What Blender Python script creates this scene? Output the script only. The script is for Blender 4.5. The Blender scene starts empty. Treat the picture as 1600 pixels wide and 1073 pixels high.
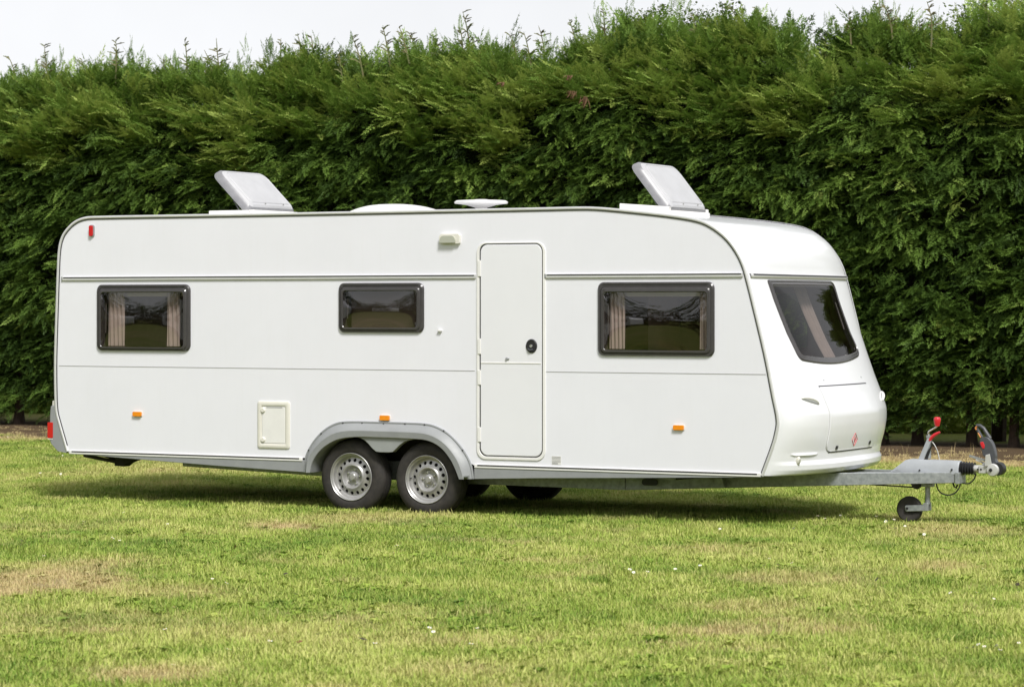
import bpy, bmesh, math, random
import numpy as np
from mathutils import Vector, Matrix, Euler, Quaternion
from mathutils.geometry import tessellate_polygon
random.seed(11)
rng = np.random.default_rng(11)
SC = bpy.context.scene
COL = SC.collection
R = math.radians
PI = math.pi

# ------------------------------------------------------------------ camera
TH = R(27.5)
FPX = math.tan(TH) / 0.00012          # focal length in photograph pixels
DIST = FPX / 182.0
YH, CAM_H = 478.0, 1.80
DV = Vector((-math.sin(TH), math.cos(TH), 0))
RV = Vector((math.cos(TH), math.sin(TH), 0))
CAM = -DIST * DV + (133.2 / FPX * DIST) * RV
CAM.z = CAM_H
cd = bpy.data.cameras.new('camera')
cam = bpy.data.objects.new('camera', cd)
COL.objects.link(cam)
cam.location = CAM
cam.rotation_euler = (PI / 2, 0, TH)
cd.sensor_width = 36
cd.lens = 36 * FPX / 1600
cd.shift_y = -58.5 / 1600
cd.clip_start, cd.clip_end = 0.5, 2000
cd.dof.use_dof = True
cd.dof.focus_distance = 24.5
cd.dof.aperture_fstop = 5.6
SC.camera = cam

# ------------------------------------------------------------------ light
SUN_EL, SUN_AZ = R(49), R(-45)        # azimuth measured from +X towards +Y
world = bpy.data.worlds.new('World')
SC.world = world
world.use_nodes = True
nt = world.node_tree
nt.nodes.clear()
def N(t, typ, **kw):
    n = t.nodes.new(typ)
    for k, v in kw.items():
        if k.startswith('in_'):
            key = k[3:]
            n.inputs[int(key) if key.isdigit() else key].default_value = v
        else:
            setattr(n, k, v)
    return n
out = N(nt, 'ShaderNodeOutputWorld')
bg = N(nt, 'ShaderNodeBackground', in_Strength=0.1)
sky = N(nt, 'ShaderNodeTexSky', sky_type='NISHITA', sun_disc=False, sun_elevation=SUN_EL, sun_rotation=PI / 2 - SUN_AZ,
        air_density=1.0, dust_density=4.0, ozone_density=1.0)
tc = N(nt, 'ShaderNodeTexCoord')
sep = N(nt, 'ShaderNodeSeparateXYZ')
nt.links.new(tc.outputs['Generated'], sep.inputs[0])
mx = N(nt, 'ShaderNodeMath', operation='MAXIMUM', in_1=0.0)
nt.links.new(sep.outputs['Z'], mx.inputs[0])
ma = N(nt, 'ShaderNodeMath', operation='MULTIPLY_ADD', in_1=-.42, in_2=.9)   # bright haze: whitest near the horizon
nt.links.new(mx.outputs[0], ma.inputs[0])
nz = N(nt, 'ShaderNodeTexNoise', in_Scale=5.0, in_Detail=5.0, in_Roughness=0.55)
nt.links.new(tc.outputs['Generated'], nz.inputs['Vector'])
mr = N(nt, 'ShaderNodeMapRange')
mr.inputs['From Min'].default_value, mr.inputs['From Max'].default_value = 0.3, 0.7
mr.inputs['To Min'].default_value, mr.inputs['To Max'].default_value = 0.93, 1.07
nt.links.new(nz.outputs[0], mr.inputs[0])
mm = N(nt, 'ShaderNodeMath', operation='MULTIPLY')
nt.links.new(ma.outputs[0], mm.inputs[0]); nt.links.new(mr.outputs[0], mm.inputs[1])
oc = N(nt, 'ShaderNodeVectorMath', operation='SCALE')
oc.inputs[0].default_value = (10.0, 10.1, 10.35)
nt.links.new(mm.outputs[0], oc.inputs['Scale'])
mix = N(nt, 'ShaderNodeMix', data_type='RGBA')
mix.inputs[0].default_value = 0.93
nt.links.new(sky.outputs[0], mix.inputs[6]); nt.links.new(oc.outputs[0], mix.inputs[7])
nt.links.new(mix.outputs[2], bg.inputs[0]); nt.links.new(bg.outputs[0], out.inputs[0])

sl = bpy.data.lights.new('sun', 'SUN')
sl.energy, sl.angle, sl.color = 3.6, R(14), (1.0, 0.98, 0.945)
sun = bpy.data.objects.new('sun', sl)
COL.objects.link(sun)
sd = Vector((math.cos(SUN_EL) * math.cos(SUN_AZ), math.cos(SUN_EL) * math.sin(SUN_AZ), math.sin(SUN_EL)))
sun.rotation_euler = sd.to_track_quat('Z', 'Y').to_euler()
sun.location = sd * 60
SC.view_settings.view_transform = 'Standard'
SC.view_settings.look = 'None'
SC.view_settings.exposure = 0.19
SC.view_settings.gamma = 1.0
SC.cycles.max_bounces = 8
SC.cycles.transparent_max_bounces = 16

# ------------------------------------------------------------------ helpers
def at(px, py, Y=0.0):
    """world point on the upright plane y=Y seen at a photograph pixel"""
    v = DV + (px - 800) / FPX * RV - Vector((0, 0, (py - YH) / FPX))
    return CAM + v * ((Y - CAM.y) / v.y)
def gr(px, py, z=0.0):
    v = DV + (px - 800) / FPX * RV - Vector((0, 0, (py - YH) / FPX))
    return CAM + v * ((z - CAM.z) / v.z)
def xz(px, py, Y=0.0):
    p = at(px, py, Y)
    return (p.x, p.z)

def tag(o, label=None, cat=None, group=None, kind=None):
    for k, v in (('label', label), ('category', cat), ('group', group), ('kind', kind)):
        if v: o[k] = v
    return o
def empty(name, loc):
    o = bpy.data.objects.new(name, None)
    COL.objects.link(o)
    o.location = loc
    o.empty_display_size = 0.3
    return o

class MB:
    def __init__(s): s.v, s.f = [], []
    def add(s, vs, fs):
        b = len(s.v)
        s.v += [tuple(v) for v in vs]
        s.f += [tuple(b + i for i in f) for f in fs]
        return s
    def box(s, x0, x1, y0, y1, z0, z1):
        return s.add([(x, y, z) for x in (x0, x1) for y in (y0, y1) for z in (z0, z1)],
                     [(0, 1, 3, 2), (4, 6, 7, 5), (0, 4, 5, 1), (2, 3, 7, 6), (0, 2, 6, 4), (1, 5, 7, 3)])
    def prism(s, poly, y0, y1):
        n = len(poly)
        tri = tessellate_polygon([[Vector((p[0], p[1], 0)) for p in poly]])
        s.add([(x, y0, z) for x, z in poly] + [(x, y1, z) for x, z in poly],
              [(i, (i + 1) % n, n + (i + 1) % n, n + i) for i in range(n)] + [tuple(t) for t in tri] + [(n + t[2], n + t[1], n + t[0]) for t in tri])
        return s
    def beam(s, a, b, w, h):
        """straight bar of w (sideways) by h (upwards)"""
        a, b = Vector(a), Vector(b)
        d = (b - a).normalized()
        up = Vector((0, 0, 1)) if abs(d.z) < 0.95 else Vector((1, 0, 0))
        sd_ = d.cross(up).normalized(); u = sd_.cross(d).normalized()
        vs = [p + sd_ * (i * w / 2) + u * (j * h / 2) for p in (a, b) for i, j in ((-1, -1), (1, -1), (1, 1), (-1, 1))]
        return s.add(vs, [(0, 1, 2, 3), (7, 6, 5, 4), (0, 4, 5, 1), (1, 5, 6, 2), (2, 6, 7, 3), (3, 7, 4, 0)])
    def tube(s, path, r, n=8, closed=False):
        P = [Vector(p) for p in path]
        m = len(P)
        rs = r if isinstance(r, (list, tuple)) else [r] * m
        vs, fs = [], []
        ref = None
        for i, p in enumerate(P):
            if closed: t = (P[(i + 1) % m] - P[i - 1]).normalized()
            else: t = (P[min(i + 1, m - 1)] - P[max(i - 1, 0)]).normalized()
            if ref is None:
                ref = t.orthogonal().normalized()
            ref = (ref - t * ref.dot(t)).normalized()
            bi = t.cross(ref)
            for k in range(n):
                a = 2 * PI * k / n
                vs.append(p + (ref * math.cos(a) + bi * math.sin(a)) * rs[i])
        for i in range(m if closed else m - 1):
            j = (i + 1) % m
            for k in range(n):
                fs.append((i * n + k, i * n + (k + 1) % n, j * n + (k + 1) % n, j * n + k))
        if not closed:
            fs.append(tuple(range(n))[::-1]); fs.append(tuple((m - 1) * n + k for k in range(n)))
        return s.add(vs, fs)
    def lathe(s, prof, c=(0, 0, 0), axis='y', n=32):
        """prof: (radius, height along axis)"""
        vs, fs = [], []
        m = len(prof)
        for k in range(n):
            a = 2 * PI * k / n
            for r, h in prof:
                x, y = r * math.cos(a), r * math.sin(a)
                vs.append({'y': (c[0] + x, c[1] + h, c[2] + y), 'z': (c[0] + x, c[1] + y, c[2] + h), 'x': (c[0] + h, c[1] + x, c[2] + y)}[axis])
        for k in range(n):
            k2 = (k + 1) % n
            for i in range(m - 1):
                fs.append((k * m + i, k2 * m + i, k2 * m + i + 1, k * m + i + 1))
        return s.add(vs, fs)
    def loops(s, loops, close=True, fill_last=False):
        """bridge equal-length point loops"""
        n = len(loops[0])
        vs = [p for l in loops for p in l]
        fs = []
        for i in range(len(loops) - 1):
            for k in range(n if close else n - 1):
                k2 = (k + 1) % n
                fs.append((i * n + k, i * n + k2, (i + 1) * n + k2, (i + 1) * n + k))
        if fill_last: fs.append(tuple((len(loops) - 1) * n + k for k in range(n)))
        return s.add(vs, fs)
    def build(s, name, mat, parent=None, smooth=True, bevel=0.0, ang=35, merge=True, loc=None):
        me = bpy.data.meshes.new(name)
        me.from_pydata(s.v, [], s.f)
        bm = bmesh.new(); bm.from_mesh(me)
        if merge: bmesh.ops.remove_doubles(bm, verts=bm.verts, dist=1e-5)
        bmesh.ops.recalc_face_normals(bm, faces=bm.faces)
        bm.to_mesh(me); bm.free()
        me.materials.append(mat)
        if smooth and not bevel:
            me.shade_smooth(); me.set_sharp_from_angle(angle=R(ang))
        o = bpy.data.objects.new(name, me)
        COL.objects.link(o)
        if bevel:
            b = o.modifiers.new('bevel', 'BEVEL')
            b.width, b.segments, b.limit_method, b.angle_limit = bevel, 2, 'ANGLE', R(40)
            me.shade_smooth()
            wn = o.modifiers.new('wn', 'WEIGHTED_NORMAL'); wn.keep_sharp = True
            me.set_sharp_from_angle(angle=R(75))
        if loc is not None: o.location = loc
        if parent is not None: attach(o, parent)
        return o
ORIGIN = {}
def attach(o, parent):
    o.parent = parent
    p, m = parent, Matrix.Identity(4)
    chain = []
    while p is not None:
        chain.append(p); p = p.parent
    for q in reversed(chain):
        m = m @ q.matrix_parent_inverse @ Matrix.Translation(q.location) @ q.rotation_euler.to_matrix().to_4x4()
    o.matrix_parent_inverse = m.inverted()

def rrect(x0, x1, z0, z1, r, n=6):
    if not isinstance(r, (list, tuple)): r = [r] * 4     # bl, br, tr, tl
    pts = []
    for cx, cz, rr, a0 in ((x0, z0, r[0], PI), (x1, z0, r[1], 1.5 * PI), (x1, z1, r[2], 0), (x0, z1, r[3], PI / 2)):
        ox = cx + rr * (1 if cx == x0 else -1); oz = cz + rr * (1 if cz == z0 else -1)
        for k in range(n + 1):
            a = a0 + PI / 2 * k / n
            pts.append((ox + rr * math.cos(a), oz + rr * math.sin(a)))
    return pts
def resample(pts, n):
    P = np.array(pts, float)
    L = np.r_[0, np.cumsum(np.linalg.norm(np.diff(P, axis=0), axis=1))]
    t = np.linspace(0, L[-1], n)
    return [tuple(np.interp(x, L, P[:, i]) for i in range(P.shape[1])) for x in t]
def smooth_line(pts, it=2):
    """Chaikin corner cutting, ends kept"""
    P = [tuple(p) for p in pts]
    for _ in range(it):
        Q = [P[0]]
        for a, b in zip(P[:-1], P[1:]):
            Q.append(tuple(.75 * u + .25 * v for u, v in zip(a, b))); Q.append(tuple(.25 * u + .75 * v for u, v in zip(a, b)))
        Q.append(P[-1]); P = Q
    return P

def vnoise(x, y, seed=0):
    """smooth value noise, numpy arrays in, 0..1 out"""
    x, y = np.asarray(x, float), np.asarray(y, float)
    xi, yi = np.floor(x).astype(np.int64), np.floor(y).astype(np.int64)
    fx, fy = x - xi, y - yi
    fx, fy = fx * fx * (3 - 2 * fx), fy * fy * (3 - 2 * fy)
    def h(a, b):
        n = (a * 374761393 + b * 668265263 + seed * 1442695041) & 0x7fffffff
        n = ((n ^ (n >> 13)) * 1274126177) & 0x7fffffff
        return ((n ^ (n >> 16)) & 0xffff) / 65535.0
    return (h(xi, yi) * (1 - fx) + h(xi + 1, yi) * fx) * (1 - fy) + (h(xi, yi + 1) * (1 - fx) + h(xi + 1, yi + 1) * fx) * fy
def fbm(x, y, seed=0, o=3):
    s, a, t = 0, 1.0, 0
    for k in range(o):
        s = s + a * vnoise(np.asarray(x) * 2 ** k + 17.3 * k, np.asarray(y) * 2 ** k - 9.1 * k, seed + k); t += a; a *= .5
    return s / t

# ------------------------------------------------------------------ materials
def mat(name, col, rough=0.5, metal=0.0, var=0.0, vscale=8.0, bump=0.0, bscale=60.0, spec=0.5, coat=0.0, col2=None, rvar=0.0):
    m = bpy.data.materials.new(name); m.use_nodes = True
    t = m.node_tree; b = t.nodes['Principled BSDF']
    b.inputs['Base Color'].default_value = (*col, 1); b.inputs['Roughness'].default_value = rough
    b.inputs['Metallic'].default_value = metal; b.inputs['Specular IOR Level'].default_value = spec
    b.inputs['Coat Weight'].default_value = coat; b.inputs['Coat Roughness'].default_value = 0.08
    tcn = N(t, 'ShaderNodeTexCoord')
    if var or col2:
        n1 = N(t, 'ShaderNodeTexNoise', in_Scale=vscale, in_Detail=6.0, in_Roughness=0.6)
        t.links.new(tcn.outputs['Object'], n1.inputs['Vector'])
        r = N(t, 'ShaderNodeMapRange')
        r.inputs['From Min'].default_value, r.inputs['From Max'].default_value = 0.32, 0.68
        t.links.new(n1.outputs[0], r.inputs[0])
        mxn = N(t, 'ShaderNodeMix', data_type='RGBA')
        c2 = col2 or tuple(c * (1 - var) for c in col)
        mxn.inputs[6].default_value = (*col, 1); mxn.inputs[7].default_value = (*c2, 1)
        t.links.new(r.outputs[0], mxn.inputs[0]); t.links.new(mxn.outputs[2], b.inputs['Base Color'])
        if rvar:
            rr = N(t, 'ShaderNodeMapRange')
            rr.inputs['To Min'].default_value, rr.inputs['To Max'].default_value = rough - rvar, rough + rvar
            t.links.new(n1.outputs[0], rr.inputs[0]); t.links.new(rr.outputs[0], b.inputs['Roughness'])
    if bump:
        n2 = N(t, 'ShaderNodeTexNoise', in_Scale=bscale, in_Detail=4.0)
        t.links.new(tcn.outputs['Object'], n2.inputs['Vector'])
        bp = N(t, 'ShaderNodeBump', in_Strength=bump, in_Distance=0.01)
        t.links.new(n2.outputs[0], bp.inputs['Height']); t.links.new(bp.outputs[0], b.inputs['Normal'])
    return m
def glass_mat(name, tint, ior=1.49):
    m = bpy.data.materials.new(name); m.use_nodes = True
    t = m.node_tree; t.nodes.clear()
    o = N(t, 'ShaderNodeOutputMaterial'); fr = N(t, 'ShaderNodeFresnel', in_IOR=ior)
    tr = N(t, 'ShaderNodeBsdfTransparent'); tr.inputs[0].default_value = (*tint, 1)
    gl = N(t, 'ShaderNodeBsdfGlossy', in_Roughness=0.02); mxs = N(t, 'ShaderNodeMixShader')
    ge = N(t, 'ShaderNodeNewGeometry'); bf = N(t, 'ShaderNodeMath', operation='MULTIPLY_ADD', in_1=1 / ior - ior, in_2=ior)   # one thin sheet: same reflection from both sides
    t.links.new(ge.outputs['Backfacing'], bf.inputs[0]); t.links.new(bf.outputs[0], fr.inputs['IOR'])
    t.links.new(fr.outputs[0], mxs.inputs[0]); t.links.new(tr.outputs[0], mxs.inputs[1]); t.links.new(gl.outputs[0], mxs.inputs[2])
    t.links.new(mxs.outputs[0], o.inputs[0])
    return m
def leaf_mat(name, stops, attr='tone', transl=0.35, rough=0.55, mesh_attr=None, dry=None):
    """stops: (pos, colour) over the instance attribute"""
    m = bpy.data.materials.new(name); m.use_nodes = True
    t = m.node_tree; b = t.nodes['Principled BSDF']; o = t.nodes['Material Output']
    a = N(t, 'ShaderNodeAttribute', attribute_type='INSTANCER', attribute_name=attr)
    fac = a.outputs['Fac']
    if mesh_attr:
        g = N(t, 'ShaderNodeAttribute', attribute_type='GEOMETRY', attribute_name=mesh_attr)
        s1 = N(t, 'ShaderNodeMath', operation='MULTIPLY_ADD', in_1=0.36, in_2=-0.18)
        t.links.new(g.outputs['Fac'], s1.inputs[0])
        ad = N(t, 'ShaderNodeMath', operation='ADD')
        t.links.new(fac, ad.inputs[0]); t.links.new(s1.outputs[0], ad.inputs[1]); fac = ad.outputs[0]
    cr = N(t, 'ShaderNodeValToRGB')
    e = cr.color_ramp.elements
    while len(e) < len(stops): e.new(0.5)
    for i, (p, c) in enumerate(stops): e[i].position = p; e[i].color = (*c, 1)
    t.links.new(fac, cr.inputs[0])
    colr = cr.outputs[0]
    if dry:
        da = N(t, 'ShaderNodeAttribute', attribute_type='INSTANCER', attribute_name='dry')
        dfac = da.outputs['Fac']
        if mesh_attr:
            s2 = N(t, 'ShaderNodeMath', operation='MULTIPLY_ADD', in_1=0.5, in_2=-0.25)
            t.links.new(g.outputs['Fac'], s2.inputs[0])
            a2 = N(t, 'ShaderNodeMath', operation='ADD', use_clamp=True)
            t.links.new(dfac, a2.inputs[0]); t.links.new(s2.outputs[0], a2.inputs[1]); dfac = a2.outputs[0]
        mxn = N(t, 'ShaderNodeMix', data_type='RGBA'); mxn.inputs[7].default_value = (*dry, 1)
        t.links.new(dfac, mxn.inputs[0]); t.links.new(colr, mxn.inputs[6]); colr = mxn.outputs[2]
    b.inputs['Roughness'].default_value = rough; b.inputs['Specular IOR Level'].default_value = 0.18
    t.links.new(colr, b.inputs['Base Color'])
    tl = N(t, 'ShaderNodeBsdfTranslucent'); t.links.new(colr, tl.inputs[0])
    ms = N(t, 'ShaderNodeMixShader', in_0=transl)
    t.links.new(b.outputs[0], ms.inputs[1]); t.links.new(tl.outputs[0], ms.inputs[2]); t.links.new(ms.outputs[0], o.inputs[0])
    return m

M_WHITE = mat('white_sheet', (0.79, 0.79, 0.845), 0.32, var=0.035, vscale=1.6, rvar=0.06, bump=0.03, bscale=2.2)
t_ = M_WHITE.node_tree
bs_ = t_.nodes['Principled BSDF']; src_ = bs_.inputs['Base Color'].links[0].from_socket
tc_ = N(t_, 'ShaderNodeTexCoord'); mp_ = N(t_, 'ShaderNodeMapping'); mp_.inputs['Scale'].default_value = (9, 9, .55)
t_.links.new(tc_.outputs['Object'], mp_.inputs['Vector'])
ns_ = N(t_, 'ShaderNodeTexNoise', in_Scale=3.0, in_Detail=6.0, in_Roughness=.65); t_.links.new(mp_.outputs[0], ns_.inputs['Vector'])
rs_ = N(t_, 'ShaderNodeMapRange'); rs_.inputs['From Min'].default_value, rs_.inputs['From Max'].default_value = .52, .8
rs_.inputs['To Max'].default_value = .09
t_.links.new(ns_.outputs[0], rs_.inputs[0])
ms_ = N(t_, 'ShaderNodeMix', data_type='RGBA'); ms_.inputs[7].default_value = (.62, .61, .57, 1)
t_.links.new(rs_.outputs[0], ms_.inputs[0]); t_.links.new(src_, ms_.inputs[6]); t_.links.new(ms_.outputs[2], bs_.inputs['Base Color'])
M_GRP = mat('white_moulding', (0.80, 0.805, 0.835), 0.22, var=0.03, vscale=2.5, coat=0.3)
M_DOOR = mat('door_white', (0.775, 0.775, 0.81), 0.34, var=0.03, vscale=2)
M_CREAM = mat('cream_plastic', (0.74, 0.72, 0.65), 0.4, var=0.06, vscale=9)
M_PLASTIC = mat('white_plastic', (0.8, 0.79, 0.77), 0.4, var=0.06, vscale=9)
M_ALU = mat('rail_aluminium', (0.72, 0.72, 0.72), 0.35, metal=0.35, var=0.08, vscale=12)
M_GREY = mat('grey_plastic', (0.295, 0.305, 0.312), 0.45, var=0.12, vscale=7, rvar=0.08, bump=0.05, bscale=150)
M_SPAT = mat('spat_grey', (0.30, 0.315, 0.31), 0.5, var=0.12, vscale=7)
M_LINE = mat('dark_insert', (0.05, 0.05, 0.055), 0.5)
M_JOINT = mat('panel_joint_grey', (0.42, 0.42, 0.42), 0.5)
M_FRAME = mat('window_frame_grey', (0.058, 0.054, 0.055), 0.25, var=0.15, vscale=20, coat=.2)
M_RUBBER = mat('tyre_rubber', (0.028, 0.026, 0.025), 0.75, var=0.35, vscale=14, bump=0.1, bscale=90, spec=0.3, col2=(0.05, 0.045, 0.04))
M_STEEL = mat('silver_paint_steel', (0.46, 0.455, 0.445), 0.36, metal=0.5, var=0.2, vscale=18, rvar=0.08)
M_GALV = mat('galvanised_steel', (0.42, 0.44, 0.45), 0.5, metal=0.5, var=0.0, vscale=26, col2=(0.26, 0.28, 0.285), rvar=0.12)
M_HOUSE = mat('hitch_grey_paint', (0.40, 0.42, 0.45), 0.42, var=0.12, vscale=12)
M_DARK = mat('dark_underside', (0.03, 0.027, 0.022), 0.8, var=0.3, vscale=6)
M_WOOD = mat('interior_wood', (0.30, 0.20, 0.13), 0.5, var=0.3, vscale=3)
M_CURT = mat('curtain_cloth', (0.62, 0.55, 0.51), 0.9, var=0.12, vscale=15)
M_AMBER = mat('amber_lens', (0.85, 0.27, 0.01), 0.2, coat=0.5)
M_RED = mat('red_lens', (0.55, 0.012, 0.012), 0.2, coat=0.5)
M_REDP = mat('red_plastic', (0.6, 0.02, 0.03), 0.35, var=0.15, vscale=30)
M_BLACK = mat('black_plastic', (0.022, 0.022, 0.024), 0.4, var=0.2, vscale=20)
M_CHAR = mat('charcoal_plastic', (0.075, 0.078, 0.088), 0.42, var=0.2, vscale=20)
M_LENS = mat('awning_light_lens', (0.42, 0.43, 0.36), 0.35)
M_LID = mat('acrylic_lid', (0.48, 0.48, 0.495), 0.25, var=0.10, vscale=6, coat=0.3)
M_LIDRIM = mat('lid_rim_grey', (0.25, 0.25, 0.265), 0.35, var=0.22, vscale=16)
M_PANE = glass_mat('tinted_acrylic', (0.69, 0.645, 0.625), 2.0)          # double glazed: reflects more than one sheet
M_PANEF = glass_mat('tinted_acrylic_front', (0.50, 0.47, 0.455), 1.36)
M_CHROME = mat('bright_metal', (0.75, 0.75, 0.75), 0.25, metal=0.9)
M_WAXY = mat('hitch_cast', (0.62, 0.62, 0.6), 0.4, metal=0.3, var=0.15, vscale=30)
M_PRINT = mat('plate_print', (0.28, 0.28, 0.28), 0.6)

# ------------------------------------------------------------------ ground
def bump_z(x, y):
    return (fbm(np.asarray(x) * .45, np.asarray(y) * .45, 31, 3) - .5) * .05
def patches():
    L = []
    for px, py, rx, ry, s in ((70, 905, 150, 28, .82), (160, 888, 90, 14, .7), (20, 925, 60, 14, .9), (235, 1058, 110, 16, .8), (330, 1050, 70, 10, .5),
                              (440, 822, 70, 9, .9), (560, 815, 150, 10, .5), (1130, 985, 110, 16, .7), (1300, 985, 90, 10, .6),
                              (1080, 1010, 60, 8, .6), (720, 1050, 90, 14, .45), (1250, 905, 160, 14, .5), (1480, 888, 60, 10, .6),
                              (1500, 830, 100, 9, .5), (1180, 950, 130, 14, .45), (640, 960, 140, 16, .25), (280, 925, 120, 12, .45)):
        c = gr(px, py)
        Z = (c - CAM).dot(DV)
        L.append((c.x, c.y, rx * Z / FPX, ry * Z * Z / (FPX * CAM_H), s))
    return L
PATCH = patches()
def dryness(x, y):
    x, y = np.asarray(x, float), np.asarray(y, float)
    w = (fbm(x * 1.7, y * 1.7, 5, 3) - .5)
    d = np.clip((fbm(x * .5 + 3, y * .5, 8, 3) - .58) * 2.0, 0, .3) + np.clip((fbm(x * 2.3 + 3, y * 2.3, 18, 2) - .66) * 2.5, 0, .35)
    for cx, cy, ra, rd, s in PATCH:
        a = (x - cx) * RV.x + (y - cy) * RV.y
        b = (x - cx) * DV.x + (y - cy) * DV.y
        q = np.sqrt((a / ra) ** 2 + (b / rd) ** 2) + w * 1.3
        d = np.maximum(d, s * np.clip((1.25 - q) / .8, 0, 1))
    strip = np.clip((y - 8.4 + w * 4.0) / 2.2, 0, 1) * np.clip((14.5 - y) / .6, 0, 1)
    d = np.maximum(d, strip)
    return np.clip(d, 0, 1)
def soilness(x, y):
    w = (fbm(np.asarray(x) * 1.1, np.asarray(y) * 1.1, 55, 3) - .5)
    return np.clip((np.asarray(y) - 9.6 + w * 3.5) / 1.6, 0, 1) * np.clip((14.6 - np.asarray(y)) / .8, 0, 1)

gx = np.r_[-500, -200, -90, -45, np.arange(-26, 16.01, .3), 40, 90, 200, 500]
gy = np.r_[-500, -200, -90, -45, np.arange(-16, 20.01, .3), 40, 90, 200, 500]
GX, GY = np.meshgrid(gx, gy)
inn = (np.abs(GX + 5) < 22) & (np.abs(GY - 2) < 19)
GZ = np.where(inn, bump_z(GX, GY), 0)
nx_, ny_ = len(gx), len(gy)
verts = np.stack([GX.ravel(), GY.ravel(), GZ.ravel()], 1)
faces = [(j * nx_ + i, j * nx_ + i + 1, (j + 1) * nx_ + i + 1, (j + 1) * nx_ + i) for j in range(ny_ - 1) for i in range(nx_ - 1)]
me = bpy.data.meshes.new('lawn'); me.from_pydata(verts.tolist(), [], faces)
a = me.attributes.new('dry', 'FLOAT', 'POINT'); a.data.foreach_set('value', dryness(GX, GY).ravel().astype(np.float32))
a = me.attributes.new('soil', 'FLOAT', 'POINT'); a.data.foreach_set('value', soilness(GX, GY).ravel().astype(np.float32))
me.shade_smooth()
lawn = bpy.data.objects.new('lawn', me); COL.objects.link(lawn); lawn['kind'] = 'structure'
m = bpy.data.materials.new('lawn_thatch'); m.use_nodes = True
t = m.node_tree; b = t.nodes['Principled BSDF']; b.inputs['Roughness'].default_value = .95; b.inputs['Specular IOR Level'].default_value = .1
tcn = N(t, 'ShaderNodeTexCoord')
n1 = N(t, 'ShaderNodeTexNoise', in_Scale=9.0, in_Detail=8.0, in_Roughness=.7); t.links.new(tcn.outputs['Object'], n1.inputs['Vector'])
n3 = N(t, 'ShaderNodeTexNoise', in_Scale=70.0, in_Detail=4.0); t.links.new(tcn.outputs['Object'], n3.inputs['Vector'])
c1 = N(t, 'ShaderNodeMix', data_type='RGBA'); c1.inputs[6].default_value = (.11, .16, .02, 1); c1.inputs[7].default_value = (.21, .22, .06, 1)
t.links.new(n1.outputs[0], c1.inputs[0])
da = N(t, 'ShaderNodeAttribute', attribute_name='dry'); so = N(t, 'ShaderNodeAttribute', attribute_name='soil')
c2 = N(t, 'ShaderNodeMix', data_type='RGBA'); c2.inputs[7].default_value = (.36, .27, .15, 1)
t.links.new(da.outputs['Fac'], c2.inputs[0]); t.links.new(c1.outputs[2], c2.inputs[6])
c3 = N(t, 'ShaderNodeMix', data_type='RGBA')
c4 = N(t, 'ShaderNodeMix', data_type='RGBA'); c4.inputs[6].default_value = (.05, .034, .021, 1); c4.inputs[7].default_value = (.16, .11, .065, 1)  # bare soil and needles, darkened to carry the hedge's shadow
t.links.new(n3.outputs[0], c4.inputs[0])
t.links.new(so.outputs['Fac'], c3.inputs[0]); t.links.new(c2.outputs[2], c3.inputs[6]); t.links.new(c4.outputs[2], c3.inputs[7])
t.links.new(c3.outputs[2], b.inputs['Base Color'])
bp = N(t, 'ShaderNodeBump', in_Strength=.6, in_Distance=.03); t.links.new(n3.outputs[0], bp.inputs['Height']); t.links.new(bp.outputs[0], b.inputs['Normal'])
me.materials.append(m)

# ------------------------------------------------------------------ scatter by geometry nodes (uncountable foliage and grass only)
def scatter(name, protos, pos, rot, scl, idx, attrs, parent=None):
    me = bpy.data.meshes.new(name)
    n = len(pos)
    me.vertices.add(n); me.vertices.foreach_set('co', np.asarray(pos, np.float32).ravel())
    def att(nm, typ, arr, key='value'):
        a = me.attributes.new(nm, typ, 'POINT'); a.data.foreach_set(key, np.ascontiguousarray(arr).ravel())
    att('rot', 'FLOAT_VECTOR', np.asarray(rot, np.float32), 'vector')
    sc_ = np.asarray(scl, np.float32)
    if sc_.ndim == 1: sc_ = np.repeat(sc_[:, None], 3, 1)
    att('scl', 'FLOAT_VECTOR', sc_, 'vector'); att('idx', 'INT', np.asarray(idx, np.int32))
    for k, v in attrs.items(): att(k, 'FLOAT', np.asarray(v, np.float32))
    o = bpy.data.objects.new(name, me); COL.objects.link(o)
    g = bpy.data.node_groups.new(name + '_nodes', 'GeometryNodeTree')
    g.interface.new_socket('Geometry', in_out='INPUT', socket_type='NodeSocketGeometry')
    g.interface.new_socket('Geometry', in_out='OUTPUT', socket_type='NodeSocketGeometry')
    gi, go = g.nodes.new('NodeGroupInput'), g.nodes.new('NodeGroupOutput')
    iop = g.nodes.new('GeometryNodeInstanceOnPoints'); jn = g.nodes.new('GeometryNodeGeometryToInstance')
    for p in reversed(protos):      # the multi-input socket counts its last link first
        oi = g.nodes.new('GeometryNodeObjectInfo'); oi.inputs['Object'].default_value = p; oi.inputs['As Instance'].default_value = False
        g.links.new(oi.outputs['Geometry'], jn.inputs[0])
    def na(nm, typ):
        q = g.nodes.new('GeometryNodeInputNamedAttribute'); q.data_type = typ; q.inputs['Name'].default_value = nm
        return q.outputs['Attribute']
    e2r = g.nodes.new('FunctionNodeEulerToRotation')
    g.links.new(na('rot', 'FLOAT_VECTOR'), e2r.inputs[0])
    g.links.new(gi.outputs[0], iop.inputs['Points']); g.links.new(jn.outputs[0], iop.inputs['Instance'])
    iop.inputs['Pick Instance'].default_value = True
    g.links.new(na('idx', 'INT'), iop.inputs['Instance Index']); g.links.new(e2r.outputs[0], iop.inputs['Rotation'])
    g.links.new(na('scl', 'FLOAT_VECTOR'), iop.inputs['Scale'])
    g.links.new(iop.outputs[0], go.inputs[0])
    md = o.modifiers.new('scatter', 'NODES'); md.node_group = g
    if parent is not None: attach(o, parent)
    return o
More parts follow.
